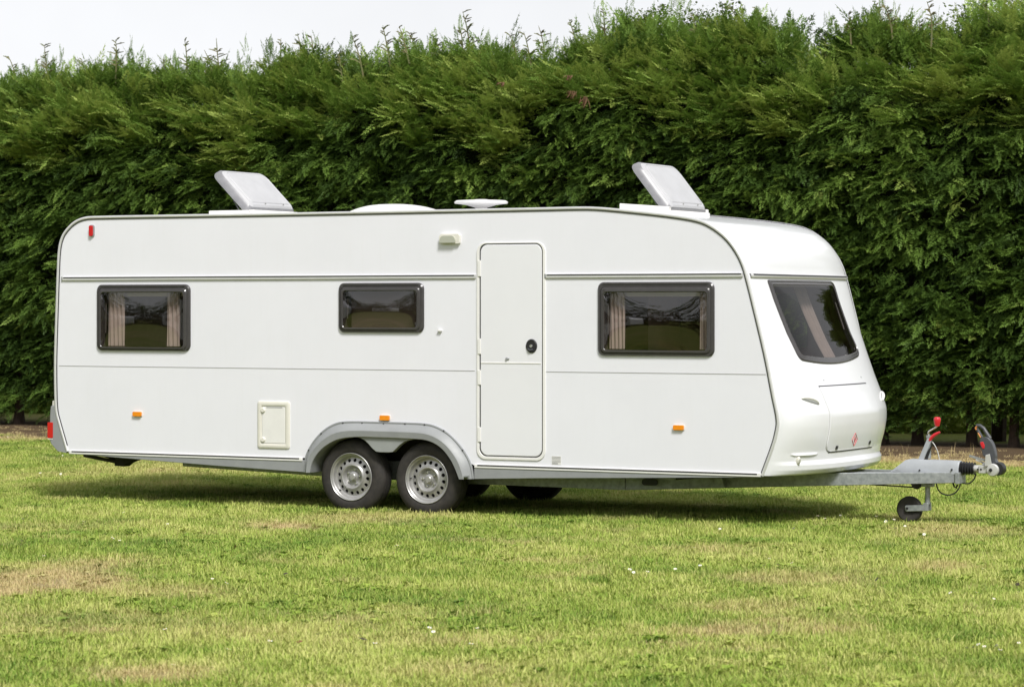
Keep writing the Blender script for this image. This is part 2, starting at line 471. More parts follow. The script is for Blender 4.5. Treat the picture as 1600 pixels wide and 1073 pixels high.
def proto(name, vs, fs, material, rnd=None):
    """a mesh only the scatter nodes use; it is not linked into the scene"""
    me = bpy.data.meshes.new(name); me.from_pydata(vs, [], fs); me.materials.append(material)
    if rnd is not None:
        a = me.attributes.new('rnd', 'FLOAT', 'POINT'); a.data.foreach_set('value', np.asarray(rnd, np.float32))
    me.shade_smooth()
    return bpy.data.objects.new(name, me)

# grass -------------------------------------------------------------
M_GRASS = leaf_mat('grass_blades', ((0.0, (.13, .235, .03)), (.35, (.26, .375, .056)), (.65, (.40, .475, .10)), (1.0, (.58, .60, .20))), transl=.14, rough=.55, mesh_attr='rnd', dry=(.58, .46, .24))
def grass_tuft(seed, nb=22, rad=.085, h0=.012, h1=.036, wd=.0048, lean=1.3):
    r = random.Random(seed); vs, fs, rn = [], [], []
    for _ in range(nb):
        a, d = r.uniform(0, 2 * PI), rad * math.sqrt(r.random())
        x, y = d * math.cos(a), d * math.sin(a)
        h = r.uniform(h0, h1); q = r.uniform(0, 2 * PI); ln = r.uniform(.1, lean) * h; w = wd * r.uniform(.7, 1.3)
        dx, dy = math.cos(q), math.sin(q); sx, sy = -dy * w / 2, dx * w / 2
        b = len(vs); v = r.random()
        vs += [(x - sx, y - sy, -.004), (x + sx, y + sy, -.004),
               (x + dx * ln * .35 + sx * .8, y + dy * ln * .35 + sy * .8, h * .6), (x + dx * ln * .35 - sx * .8, y + dy * ln * .35 - sy * .8, h * .6),
               (x + dx * ln, y + dy * ln, h)]
        fs += [(b, b + 1, b + 2, b + 3), (b + 3, b + 2, b + 4)]; rn += [v] * 5
    return vs, fs, rn
gp = [proto('grass_tuft', *grass_tuft(s)[:2], M_GRASS, grass_tuft(s)[2]) for s in range(4)]
gp += [proto('grass_tuft', *grass_tuft(9 + s, 14, .06, .03, .065, .004, .9)[:2], M_GRASS, grass_tuft(9 + s, 14, .06, .03, .065, .004, .9)[2]) for s in range(2)]
gp += [proto('grass_tuft', *grass_tuft(20 + s, 7, .05, .12, .3, .004, .5)[:2], M_GRASS, grass_tuft(20 + s, 7, .05, .12, .3, .004, .5)[2]) for s in range(2)]
def rosette(seed):
    r = random.Random(seed); vs, fs, rn = [], [], []
    for k in range(9):
        a = 2 * PI * k / 9 + r.uniform(-.3, .3); l = r.uniform(.025, .05); w = l * .36; h = r.uniform(.010, .03)
        c_, s_ = math.cos(a), math.sin(a); b_ = len(vs)
        vs += [(c_ * .004, s_ * .004, .006), (c_ * l * .5 - s_ * w, s_ * l * .5 + c_ * w, h), (c_ * l, s_ * l, h * .8), (c_ * l * .5 + s_ * w, s_ * l * .5 - c_ * w, h)]
        fs.append((b_, b_ + 1, b_ + 2, b_ + 3)); rn += [r.random() * .5] * 4
    return vs, fs, rn
gp += [proto('rosette', *rosette(s)[:2], M_GRASS, rosette(s)[2]) for s in (1, 2)]
def in_view(x, y, pad=1.2):
    rx, ry = x - CAM.x, y - CAM.y
    z = rx * DV.x + ry * DV.y; s = rx * RV.x + ry * RV.y
    return (z > 11) & (np.abs(s) < z * 800 / FPX + pad)
def grass_points(n):
    x = rng.uniform(-20, 12, n); y = rng.uniform(-13, 12.6, n)
    z = (x - CAM.x) * DV.x + (y - CAM.y) * DV.y
    keep = in_view(x, y) & (rng.random(n) < np.clip(1.25 - (z - 12) / 40, .55, 1))
    x, y = x[keep], y[keep]
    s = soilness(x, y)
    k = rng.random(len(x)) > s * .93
    return x[k], y[k]
x, y = grass_points(330000)
n = len(x)
d = dryness(x, y)
keep = rng.random(n) > d * .35
x, y, d = x[keep], y[keep], d[keep]; n = len(x)
lush = fbm(x * .8, y * .8, 77, 3); lush2 = fbm(x * 2.6, y * 2.6, 99, 2)
lush3 = fbm(x * 7, y * 7, 123, 2)
tone = np.clip(.52 + (lush - .5) * .75 + (lush2 - .5) * .85 + (lush3 - .5) * .45 + rng.normal(0, .11, n), 0, 1)
idx = rng.integers(0, 4, n)
tall = (lush2 > .66) & (rng.random(n) < .35)
idx = np.where(tall, rng.integers(4, 6, n), idx)
idx = np.where((fbm(x * 1.3, y * 1.3, 201, 3) > .55) & (rng.random(n) < .08), rng.integers(8, 10, n), idx)
stalk = (y > 9.5) & (rng.random(n) < .03)
idx = np.where(stalk, rng.integers(6, 8, n), idx)
rot = np.stack([rng.normal(0, .12, n), rng.normal(0, .12, n), rng.uniform(0, 2 * PI, n)], 1)
grass = scatter('grass', gp, np.stack([x, y, bump_z(x, y)], 1), rot, rng.uniform(.75, 1.25, n) * (1 - .25 * d), idx, {'tone': tone, 'dry': np.clip(d * 1.05 + rng.normal(0, .08, n), 0, 1)})
tag(grass, kind='stuff')
GRASS_N = n

# ------------------------------------------------------------------ hedge
HX0, HX1 = -20.0, 6.0
top_px = [(-200, 125), (0, 135), (50, 122), (90, 112), (150, 118), (180, 105), (240, 132), (290, 102), (350, 118), (400, 126), (430, 92), (480, 82), (500, 98), (540, 105), (600, 84), (640, 78),
          (670, 100), (690, 78), (740, 68), (780, 98), (820, 98), (870, 92), (900, 64), (960, 48), (1000, 42), (1050, 52), (1100, 48), (1150, 38), (1190, 32), (1215, 58), (1240, 92), (1260, 84),
          (1290, 68), (1330, 46), (1380, 32), (1400, 42), (1430, 62), (1450, 52), (1500, 38), (1540, 18), (1600, 26), (1700, 40), (1900, 45)]
tp = [xz(px, py, 13.1) for px, py in top_px]
TPX, TPZ = np.array([p[0] for p in tp]), np.array([p[1] for p in tp])
def ztop(x): return np.interp(x, TPX, TPZ) - .17
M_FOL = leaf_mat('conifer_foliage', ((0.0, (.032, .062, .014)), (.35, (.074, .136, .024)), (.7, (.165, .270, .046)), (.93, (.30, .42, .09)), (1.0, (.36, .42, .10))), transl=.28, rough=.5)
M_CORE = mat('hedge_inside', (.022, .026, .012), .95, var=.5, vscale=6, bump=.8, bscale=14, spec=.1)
M_BARK = mat('conifer_bark', (.075, .05, .035), .9, var=.4, vscale=12, bump=.6, bscale=30)
def spray(seed, L, spread, droop, thick, nb=9, sub=True):
    """a flat frond: rachis along +X with side branchlets, drooping at the tip"""
    r = random.Random(seed); vs, fs = [], []
    def kite(p, d, l, w, nrm):
        sd_ = nrm.cross(d).normalized() * (w / 2)
        b = len(vs)
        q = p + d * l + Vector((0, 0, -droop * l * .5)); m_ = p + d * l * .5
        vs.extend([tuple(p), tuple(m_ + sd_), tuple(q), tuple(m_ - sd_)]); fs.append((b, b + 1, b + 2, b + 3))
    up = Vector((0, 0, 1))
    P = lambda u: Vector((L * u, .03 * L * math.sin(u * 3 + seed), -droop * L * u * u))
    for i in range(nb):
        u = (i + .3) / nb
        ll = L * spread * (1 - .75 * u) * (.55 + .45 * min(1, u * 5)) * r.uniform(.75, 1.2)
        for sgn in (-1, 1):
            if r.random() < .06: continue
            an = sgn * (R(58) - R(22) * u) + r.gauss(0, .12)
            d = Vector((math.cos(an), math.sin(an), r.gauss(0, .16) - .05)).normalized()
            p = P(u)
            nn = Vector((r.gauss(0, .28), r.gauss(0, .28), 1)).normalized()
            kite(p, d, ll, thick * r.uniform(.8, 1.2), nn)
            if sub and ll > .05:
                for k in (.35, .62):
                    for s2 in (-1, 1):
                        a2 = an + s2 * r.uniform(.55, .85)
                        d2 = Vector((math.cos(a2), math.sin(a2), r.gauss(0, .22) - .08)).normalized()
                        kite(p + d * ll * k, d2, ll * .46 * r.uniform(.7, 1.2), thick * .8, nn)
    kite(P(.75), Vector((1, 0, -droop)).normalized(), L * .32, thick, up)
    return vs, fs
sp = [proto('conifer_spray', *spray(1, .30, .48, .42, .015, 8), M_FOL), proto('conifer_spray', *spray(2, .27, .52, .55, .016, 7), M_FOL),
      proto('conifer_spray', *spray(3, .33, .44, .38, .015, 9), M_FOL), proto('conifer_spray', *spray(4, .46, .30, .22, .015, 11), M_FOL),
      proto('conifer_spray', *spray(5, .42, .36, .12, .015, 10), M_FOL), proto('conifer_spray', *spray(6, .55, .24, .05, .013, 12), M_FOL)]
HP, HR, HS, HI, HT = [], [], [], [], []
def put_spray(p, d, roll, s, i, tone):
    q = Vector(d).normalized().to_track_quat('X', 'Z') @ Quaternion((1, 0, 0), roll)
    HP.append(tuple(p)); HR.append(tuple(q.to_euler())); HS.append(s); HI.append(i); HT.append(tone)
rh = random.Random(5)
def hedge_cluster(x, y, z, dirv, ns, size, upper, tone, spread=.45):
    for _ in range(ns):
        p = (x + rh.gauss(0, .13 if upper else .10), y + abs(rh.gauss(0, .08)), z + rh.gauss(0, .045 if upper else .06))
        d = Vector(dirv) + Vector((rh.gauss(0, spread), rh.gauss(0, spread * .35), rh.gauss(0, spread * .45)))
        i = rh.choice((3, 4, 5, 2, 4)) if upper else rh.choice((3, 4, 0, 3, 2, 4, 5))
        put_spray(p, d, rh.gauss(0, .35), size * rh.uniform(.75, 1.25), i, min(.97, max(0, tone + rh.gauss(0, .10))))
def hem(x): return .24 + .20 * min(1.0, max(0.0, (x + 2.2) / 1.2)) + .40 * (vnoise(np.array([x * 1.6]), np.array([3.0]), 4)[0] - .5)
ncl = 7600
for _ in range(ncl):
    x = rh.uniform(HX0, HX1); zt = float(ztop(x)); lo = hem(x)
    z = lo + (zt - lo) * rh.random()
    u = zt - z
    nzv = fbm(np.array([x * 1.5]), np.array([z * 2.2]), 21, 3)[0] - .5
    y = 12.78 - nzv * .5 + rh.uniform(-.08, .22)
    upper = u < .95 + .28 * math.sin(x * 1.7) + .15 * math.sin(x * 4.1 + 1)
    if u < .9: y += (1 - u / .9) ** 2 * .55 + rh.uniform(-.25, .2)
    if z < 1.2: y += (1.2 - z) * .25
    if upper:
        if rh.random() < .06: continue
        k = 1 - u / 1.6
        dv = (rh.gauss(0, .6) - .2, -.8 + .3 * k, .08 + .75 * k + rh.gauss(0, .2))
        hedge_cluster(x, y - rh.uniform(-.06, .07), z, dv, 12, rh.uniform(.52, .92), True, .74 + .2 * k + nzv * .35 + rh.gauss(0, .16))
    else:
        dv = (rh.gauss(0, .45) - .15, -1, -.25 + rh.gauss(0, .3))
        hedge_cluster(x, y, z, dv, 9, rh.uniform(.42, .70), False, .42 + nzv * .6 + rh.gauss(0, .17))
for _ in range(1300):      # a second layer deeper in
    x = rh.uniform(HX0, HX1); lo = hem(x); z = lo + (float(ztop(x)) - .3 - lo) * rh.random()
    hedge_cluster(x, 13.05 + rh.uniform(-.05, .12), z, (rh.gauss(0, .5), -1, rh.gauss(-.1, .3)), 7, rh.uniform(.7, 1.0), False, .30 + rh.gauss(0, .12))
for _ in range(900):       # top surface
    x = rh.uniform(HX0, HX1); y = rh.uniform(12.9, 14.5)
    z = float(ztop(x + (y - 13.1) * .0)) - rh.uniform(.0, .35) - abs(y - 13.3) * .12
    hedge_cluster(x, y, z, (rh.gauss(0, .5), rh.gauss(0, .4), .9), 8, rh.uniform(.8, 1.2), True, .6 + rh.gauss(0, .14))
for _ in range(700):       # far face
    x = rh.uniform(HX0, HX1); z = rh.uniform(.5, float(ztop(x)))
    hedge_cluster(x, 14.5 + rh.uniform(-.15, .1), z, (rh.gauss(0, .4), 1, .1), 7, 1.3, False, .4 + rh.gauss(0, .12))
# upright growing points along the skyline
for _ in range(210):
    x = rh.uniform(HX0, HX1); z = float(ztop(x)) + rh.uniform(-.25, .02); y = rh.uniform(12.8, 13.6); hgt = rh.uniform(.12, .45) * rh.choice((.8, 1, 1.7))
    for k in range(9):
        f = k / 9
        a = rh.uniform(0, 2 * PI)
        put_spray((x + rh.gauss(0, .03), y + rh.gauss(0, .03), z + hgt * f), (math.cos(a) * .6 * (1 - f), math.sin(a) * .6 * (1 - f), .7 + f), rh.gauss(0, .6), rh.uniform(.5, .8) * (1.1 - .6 * f), rh.choice((3, 4, 5)), min(.95, .66 + rh.gauss(0, .1)))
hedge = empty('hedge', (-7, 13.2, 0))
tag(hedge, 'tall dark green conifer hedge behind the caravan, clipped face below a feathery top', 'hedge')
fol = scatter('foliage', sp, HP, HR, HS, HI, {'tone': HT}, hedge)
tag(fol, kind='stuff')
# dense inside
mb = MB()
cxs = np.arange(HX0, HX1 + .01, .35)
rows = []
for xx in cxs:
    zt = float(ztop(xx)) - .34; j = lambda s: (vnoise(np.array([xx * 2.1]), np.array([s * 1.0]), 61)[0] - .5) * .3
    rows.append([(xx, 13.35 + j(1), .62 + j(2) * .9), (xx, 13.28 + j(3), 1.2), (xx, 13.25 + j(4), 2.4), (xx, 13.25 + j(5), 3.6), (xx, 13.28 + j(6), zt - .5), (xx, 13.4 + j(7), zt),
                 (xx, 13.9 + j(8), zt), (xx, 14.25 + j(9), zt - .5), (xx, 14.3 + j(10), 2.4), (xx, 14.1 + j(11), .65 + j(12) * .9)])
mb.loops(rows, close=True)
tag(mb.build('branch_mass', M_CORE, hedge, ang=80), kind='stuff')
# trunks
tx = [at(p, 690, 13.3).x for p in (1512, 1583, 1428, 1377, 1330)]
xx = min(tx) - .6
while xx > HX0 + .3:
    tx.append(xx); xx -= rh.uniform(.5, .75)
xx = at(1583, 690, 13.3).x + .6
while xx < HX1 - .2:
    tx.append(xx); xx += rh.uniform(.5, .75)
for xx in tx:
    r0 = rh.uniform(.055, .085); yy = 13.35 + rh.uniform(-.12, .15); ln = rh.gauss(0, .05)
    m_ = MB().tube([(xx, yy, -.05), (xx + ln * .1, yy, .03), (xx + ln * .2, yy, .18), (xx + ln * .6, yy + .02, .7), (xx + ln, yy + .04, 1.6)], [r0 * 1.7, r0 * 1.35, r0 * 1.08, r0, r0 * .85], 8)
    for _ in range(5):
        z0 = rh.uniform(.25, .8); a = rh.uniform(0, 2 * PI); l = rh.uniform(.25, .6)
        m_.tube([(xx, yy, z0), (xx + math.cos(a) * l * .6, yy + math.sin(a) * l * .6, z0 + .02), (xx + math.cos(a) * l, yy + math.sin(a) * l, z0 + rh.uniform(-.12, .1))], [.014, .009, .003], 4)
    m_.build('trunk', M_BARK, hedge)
# thin wispy leaders above the skyline
M_WISP = mat('wispy_shoot', (.13, .16, .05), .8, col2=(.17, .14, .07), var=.2, vscale=9)
wisp_px = [(30, 88, 125), (78, 70, 118), (180, 62, 108), (255, 90, 130), (292, 62, 104), (335, 78, 118), (345, 60, 118), (438, 60, 92), (470, 52, 84), (490, 55, 88), (568, 58, 100), (610, 40, 84), (640, 42, 78),
           (655, 50, 84), (735, 18, 70), (722, 40, 76), (815, 55, 98), (832, 50, 98), (852, 40, 95), (880, 70, 92), (905, 30, 64), (945, 16, 50), (1160, 8, 38), (1185, 10, 34), (1330, 20, 48), (1382, 2, 34), (1395, 4, 40),
           (1455, 2, 52), (1440, 34, 56), (1290, 50, 70), (1405, 25, 44), (1545, 4, 20), (130, 92, 116), (400, 104, 128), (690, 55, 80), (535, 84, 106), (1090, 22, 50), (60, 96, 122)]
for px, pt, pb in wisp_px:
    yy = 13.1 + rh.uniform(-.2, .4)
    a, b_ = at(px, pb + 22, yy), at(px + rh.uniform(-14, 6), pt, yy)
    hgt = b_.z - a.z; bend = rh.uniform(-.10, .03)
    path = [a.lerp(b_, k / 6) + Vector((bend * (k / 6) ** 3, 0, 0)) for k in range(7)]
    m_ = MB().tube(path, [.013, .012, .011, .010, .008, .007, .003], 4)
    for k in range(int(8 + hgt * 10)):
        f = rh.uniform(.25, 1); i = min(5, int(f * 6)); p = path[i].lerp(path[i + 1], f * 6 - i)
        s_ = rh.choice((-1, 1)); l = hgt * rh.uniform(.12, .3) * (1.25 - f * .7); an = rh.uniform(.15, 1.0)
        dd = Vector((s_ * math.cos(an), rh.gauss(0, .4), math.sin(an)))
        e1 = p + dd * l * .6; e2 = e1 + Vector((s_ * .7, dd.y, .15)) * l * .5
        m_.tube([p, e1, e2], [.008, .010, .004], 3)
        for q in range(2):
            g_ = p.lerp(e1, rh.uniform(.3, 1)); m_.tube([g_, g_ + Vector((s_ * rh.uniform(.2, .8), rh.gauss(0, .3), rh.uniform(-.2, .6))) * l * .35], [.009, .003], 3)
    m_.build('wispy_shoot', M_WISP, hedge)
# browned sprays
M_DEAD = mat('dead_spray', (.15, .075, .035), .8, var=.35, vscale=25)
for px, py, s in ((912, 160, .8), (893, 148, .5), (888, 122, .35), (785, 132, .3)):
    c = at(px, py, 12.3); m_ = MB()
    for k in range(14):
        a = rh.gauss(0, .3); l = .16 * s * rh.uniform(.6, 1.4)
        p0 = c + Vector((rh.gauss(0, .03), rh.gauss(0, .03), .1 * s)); p1 = p0 + Vector((math.sin(a) * l - .02, rh.gauss(0, .03), -l))
        m_.tube([p0, p0.lerp(p1, .5) + Vector((.012, 0, 0)), p1], [.003, .008, .002], 3)
    tag(m_.build('dead_spray', M_DEAD, hedge), kind='stuff')

# broad-leaved trees rising behind the hedge top ---------------------
M_LEAF = leaf_mat('broad_leaves', ((0.0, (.05, .085, .02)), (.5, (.11, .16, .035)), (1.0, (.21, .25, .07))), transl=.4, rough=.45)
def leaf_cluster(seed, n=22, rad=.13, size=.05):
    r = random.Random(seed); vs, fs = [], []
    for _ in range(n):
        p = Vector((r.gauss(0, rad * .6), r.gauss(0, rad * .6), r.gauss(0, rad * .55)))
        d = Vector((r.gauss(0, 1), r.gauss(0, 1), r.gauss(-.1, .5))).normalized(); nn = Vector((r.gauss(0, .5), r.gauss(0, .5), 1)).normalized()
        sd_ = nn.cross(d).normalized(); l = size * r.uniform(.7, 1.25); w = l * .36
        b = len(vs)
        vs += [tuple(p), tuple(p + d * l * .35 + sd_ * w), tuple(p + d * l * .75 + sd_ * w * .7), tuple(p + d * l - nn * l * .12), tuple(p + d * l * .75 - sd_ * w * .7), tuple(p + d * l * .35 - sd_ * w)]
        fs.append((b, b + 1, b + 2, b + 3, b + 4, b + 5))
    return vs, fs
M_LIME = leaf_mat('sunlit_look_leaves', ((0.0, (.12, .20, .03)), (.5, (.26, .38, .06)), (1.0, (.42, .50, .12))), transl=.4, rough=.45)  # leaf colour brightened to look sunlit behind the hedge
lp2 = [proto('sunlit_look_leaf_cluster', *leaf_cluster(s), M_LIME) for s in (4, 5, 6)]
lp = [proto('leaf_cluster', *leaf_cluster(s), M_LEAF) for s in (1, 2, 3)]
def broad_tree(tops, base_px, label):
    """tops: skyline pixels its leafy shoots reach"""
    Y = 14.9
    bx = at(base_px, 60, Y).x
    root = empty('broadleaf_tree', (bx, Y, 0)); tag(root, label, 'tree')
    tr = MB().tube([(bx, Y, -.05), (bx + .04, Y, 1.2), (bx - .03, Y, 2.6), (bx, Y, 4.2)], [.11, .085, .07, .05], 8)
    P, RR, S, I, T = [], [], [], [], []
    for px, py in tops:
        e = at(px, py, Y + rh.uniform(-.5, .5)); s0 = Vector((bx, Y, rh.uniform(2.4, 4.0)))
        mid = s0.lerp(e, .55) + Vector((0, 0, .15))
        tr.tube([s0, mid, e], [.03, .016, .004], 5)
        for k in range(30):
            f = rh.uniform(.55, 1.0)
            p = s0.lerp(mid, f / .55) if f < .55 else mid.lerp(e, (f - .55) / .45)
            w = .05 + .5 * (1 - f)
            P.append((p.x + rh.gauss(0, w), p.y + rh.gauss(0, w), p.z + rh.gauss(0, w * .6))); RR.append((rh.uniform(-.5, .5), rh.uniform(-.5, .5), rh.uniform(0, 6.28)))
            S.append(rh.uniform(.6, 1.1)); I.append(rh.randrange(3)); T.append(min(1, max(0, .55 + rh.gauss(0, .18))))
    tr.build('trunk', M_BARK, root)
    tag(scatter('crown', lp, P, RR, S, I, {'tone': T}, root), kind='stuff')
broad_tree([(966, 24), (978, 27), (990, 34), (1002, 26), (1015, 30), (1035, 10), (1050, 22), (1062, 20), (1075, 30), (1091, 14), (1105, 30), (1120, 28), (1137, 14), (1143, 24), (1128, 42), (1085, 40)], 1062,
           'pale broad-leaved tree poking above the hedge top behind the front skylight')
broad_tree([(1507, 12), (1520, 16), (1535, 10), (1548, 6), (1562, -4), (1575, 6), (1590, 10), (1604, -6), (1620, 0), (1530, 30), (1555, 28), (1640, 10)], 1560,
           'broad-leaved tree poking above the hedge top near the right picture edge')
# low lit growth seen through the gaps under the hedge
P, RR, S, I, T = [], [], [], [], []
for _ in range(6500):
    xx = rh.uniform(HX0 - 4, HX1); yy = rh.uniform(16.9, 19.6); zz = rh.uniform(.03, .3 + .5 * vnoise(np.array([xx * .8]), np.array([yy]), 3)[0] + (yy - 16.9) * .2)
    P.append((xx, yy, zz)); RR.append((rh.uniform(-.4, .4), rh.uniform(-.4, .4), rh.uniform(0, 6.28))); S.append(rh.uniform(1.2, 2.0)); I.append(rh.randrange(3)); T.append(min(1, max(0, .9 + rh.gauss(0, .18))))
tag(scatter('undergrowth', lp2, P, RR, S, I, {'tone': T}), kind='stuff')

# trees round the rest of the field (reflected in the windows; sides added, drawn in close to block low sky)
P, RR, S, I, T = [], [], [], [], []
path_ = [(-32, 30), (-32, -10), (-30, -32), (-12, -38), (18, -37), (27, -26), (26, 5), (27, 30)]
for _ in range(6500):
    u = rh.random() * (len(path_) - 1); k = int(u); p_ = Vector(path_[k]).lerp(Vector(path_[k + 1]), u - k)
    tgt = (Vector((0, -12)) - p_).normalized()
    xx, yy = p_.x + rh.uniform(-1.5, 1.5), p_.y + rh.uniform(-1.5, 1.5)
    zz = 8.5 * rh.random() * (.75 + .2 * math.sin(u * 21) + .15 * math.sin(u * 53 + 1))
    P.append((xx, yy, zz)); q = Vector((tgt.x + rh.gauss(0, .5), tgt.y + rh.gauss(0, .5), rh.gauss(0, .4))).to_track_quat('X', 'Z').to_euler(); RR.append(tuple(q)); S.append(rh.uniform(5, 7.5)); I.append(rh.choice((0, 1, 2))); T.append(min(.9, max(0, .35 + rh.gauss(0, .15))))
tag(scatter('treeline', sp, P, RR, S, I, {'tone': T}), kind='stuff')

# ------------------------------------------------------------------ caravan
W = 2.25; CY = W / 2
van = empty('caravan', (0, CY, 0))
tag(van, 'white twin-axle touring caravan with both skylights raised, parked on the lawn', 'caravan')
rear_px = [(106, 705), (92.5, 658), (88, 641), (87, 600), (86.8, 559), (89, 490), (91.3, 419), (92.8, 389), (97.3, 371), (104.7, 359.3), (116.7, 347.4), (131.6, 340.8), (149.5, 339.6)]
roof_px = [(300, 337.2), (456.7, 334.6), (650, 330.6), (840, 326.8), (900, 325.3), (929.5, 325.3), (971, 328.8), (1040, 336.0)]
front_px = [(1087, 343), (1108.5, 351), (1132.3, 368.3), (1147.2, 386.2), (1159.2, 407), (1167, 431), (1183, 496.5), (1198, 560), (1208.5, 618), (1214.5, 645), (1216.3, 660), (1215, 670), (1210, 692), (1191, 743)]
OUT = smooth_line([xz(*p) for p in rear_px + roof_px + front_px], 2)
OUT = [p for i, p in enumerate(OUT) if i == 0 or math.dist(p, OUT[i - 1]) > .004]
ax0, az0 = xz(149.5, 339.6); ax1, az1 = xz(1040, 336)
i_roof = min(range(len(OUT)), key=lambda i: math.dist(OUT[i], (ax0, az0)))
i_cap = min(range(len(OUT)), key=lambda i: math.dist(OUT[i], (ax1, az1)))
ARCH_O = [(475.5, 737.5), (477, 714), (481, 703), (491, 686.5), (506, 670.5), (522.5, 660.6), (539, 656.8), (602, 658.4), (665.5, 660.2), (682, 664.5), (701, 675), (717.8, 692), (731.5, 711.3), (738.5, 728), (741, 747.8)]
ARCH_I = [(489.5, 737.5), (492, 724), (497, 714), (503, 705.8), (511, 698), (520, 692), (533.5, 685), (561, 681.6), (606, 683.2), (651.8, 685), (673.8, 687), (693, 697), (706.8, 713.5), (715, 729), (722, 747.8)]
NA = 61
AO = resample(smooth_line([xz(*p) for p in ARCH_O], 2), NA)
AI = resample(smooth_line([xz(*p) for p in ARCH_I], 2), NA)
lerp2 = lambda a, b, f: tuple(u + (v - u) * f for u, v in zip(a, b))
AM = [lerp2(a, b, .35) for a, b in zip(AO, AI)]
wins = [((152.3, 444.5, 298, 548), (160, 457, 288.5, 542.5)), ((530, 442, 662.9, 519.5), (538, 454.5, 653, 512)), ((934.9, 440.5, 1116.8, 556.2), (945.5, 456.5, 1106, 547.5))]
def wrect(b, r):
    x0, z1 = xz(b[0], (b[1])); x1, z0 = xz(b[2], b[3])
    cy_ = (b[1] + b[3]) / 2
    zm = (at(b[0], b[1]).z + at(b[2], b[1]).z) / 2; zb = (at(b[0], b[3]).z + at(b[2], b[3]).z) / 2
    # a window is level, so its pixel corners are averaged
    return rrect(x0, x1, zb, zm, r), (x0, x1, zb, zm)
WOUT = [wrect(o, .055) for o, i in wins]; WIN = [wrect(i, .03) for o, i in wins]
bottom = [xz(1190, 741.5), xz(745, 729)] + [p for p in AM[::-1] if p[1] > .47] + [xz(475, 715), xz(110, 704.5)]
outer = OUT + bottom
def wall_mesh(y0, y1, holes):
    m_ = MB()
    loops_ = [outer] + holes
    flat = [p for l in loops_ for p in l]
    tri = tessellate_polygon([[Vector((p[0], p[1], 0)) for p in l] for l in loops_])
    m_.add([(x, y0, z) for x, z in flat], [tuple(q) for q in tri])
    m_.add([(x, y1, z) for x, z in flat], [tuple(q)[::-1] for q in tri])
    return m_
holes = [w[0] for w in WIN]
wall_mesh(0, .012, holes).build('side_wall', M_WHITE, van, smooth=False)
wall_mesh(.030, .034, holes).build('wall_lining', M_WOOD, van, smooth=False)
fw = [holes[0], holes[2]]
wall_mesh(W - .012, W, fw).build('side_wall', M_WHITE, van, smooth=False)
wall_mesh(W - .034, W - .030, fw).build('wall_lining', M_WOOD, van, smooth=False)
def strip(pts, name, mt, y0=0.0, y1=W, inset=0.0, ang=40):
    n_ = len(pts); vs = []
    for yy in (y0, y1): vs += [(x, yy, z) for x, z in pts]
    MB().add(vs, [(i, i + 1, n_ + i + 1, n_ + i) for i in range(n_ - 1)]).build(name, mt, van, ang=ang)
strip(OUT[:i_roof + 1], 'rear_panel', M_WHITE)
OPEN = ((-2.64, -2.31), (1.555, 1.90)); OY0, OY1 = .77, 1.48      # the two skylight openings
def roof_strip(pts, name, mt, y0, y1):
    P_ = list(pts)
    for xc in [q for o in OPEN for q in o]:
        for i in range(len(P_) - 1):
            if P_[i][0] < xc < P_[i + 1][0]:
                P_.insert(i + 1, lerp2(P_[i], P_[i + 1], (xc - P_[i][0]) / (P_[i + 1][0] - P_[i][0]))); break
    yb = [y0, OY0, OY1, y1]; n_ = len(P_)
    vs = [(x, y, z) for y in yb for x, z in P_]
    MB().add(vs, [(k * n_ + i, k * n_ + i + 1, (k + 1) * n_ + i + 1, (k + 1) * n_ + i) for k in range(3) for i in range(n_ - 1)
                  if not (k == 1 and any(a - .001 < (P_[i][0] + P_[i + 1][0]) / 2 < b2 for a, b2 in OPEN))]).build(name, mt, van, ang=40)
roof_strip(OUT[i_roof:i_cap + 3], 'roof', M_GRP, 0.0, W)
ins = [(x + (.03 if x < 0 else -.03), z - .03) for x, z in OUT[3:i_cap + 1]]
roof_strip(ins, 'roof_lining', M_CURT, .035, W - .035)
MB().box(-3.6, 3.0, .04, W - .04, .76, .78).build('interior_floor', M_WOOD, van, smooth=False)
fx0, fx1 = AI[0][0], AI[-1][0]
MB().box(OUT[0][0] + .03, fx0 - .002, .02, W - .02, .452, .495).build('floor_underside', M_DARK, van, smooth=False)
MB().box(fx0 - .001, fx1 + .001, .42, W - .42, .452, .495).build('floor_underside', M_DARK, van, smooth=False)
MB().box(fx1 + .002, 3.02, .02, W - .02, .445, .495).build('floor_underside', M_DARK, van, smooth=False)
# wheel housings
for y0, y1 in ((.016, .40), (W - .016, W - .40)):
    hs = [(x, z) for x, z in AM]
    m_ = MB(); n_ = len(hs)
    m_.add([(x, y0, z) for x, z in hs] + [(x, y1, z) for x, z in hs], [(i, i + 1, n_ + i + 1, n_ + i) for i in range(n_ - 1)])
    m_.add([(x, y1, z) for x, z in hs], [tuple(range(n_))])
    m_.build('wheel_housing', M_DARK, van)

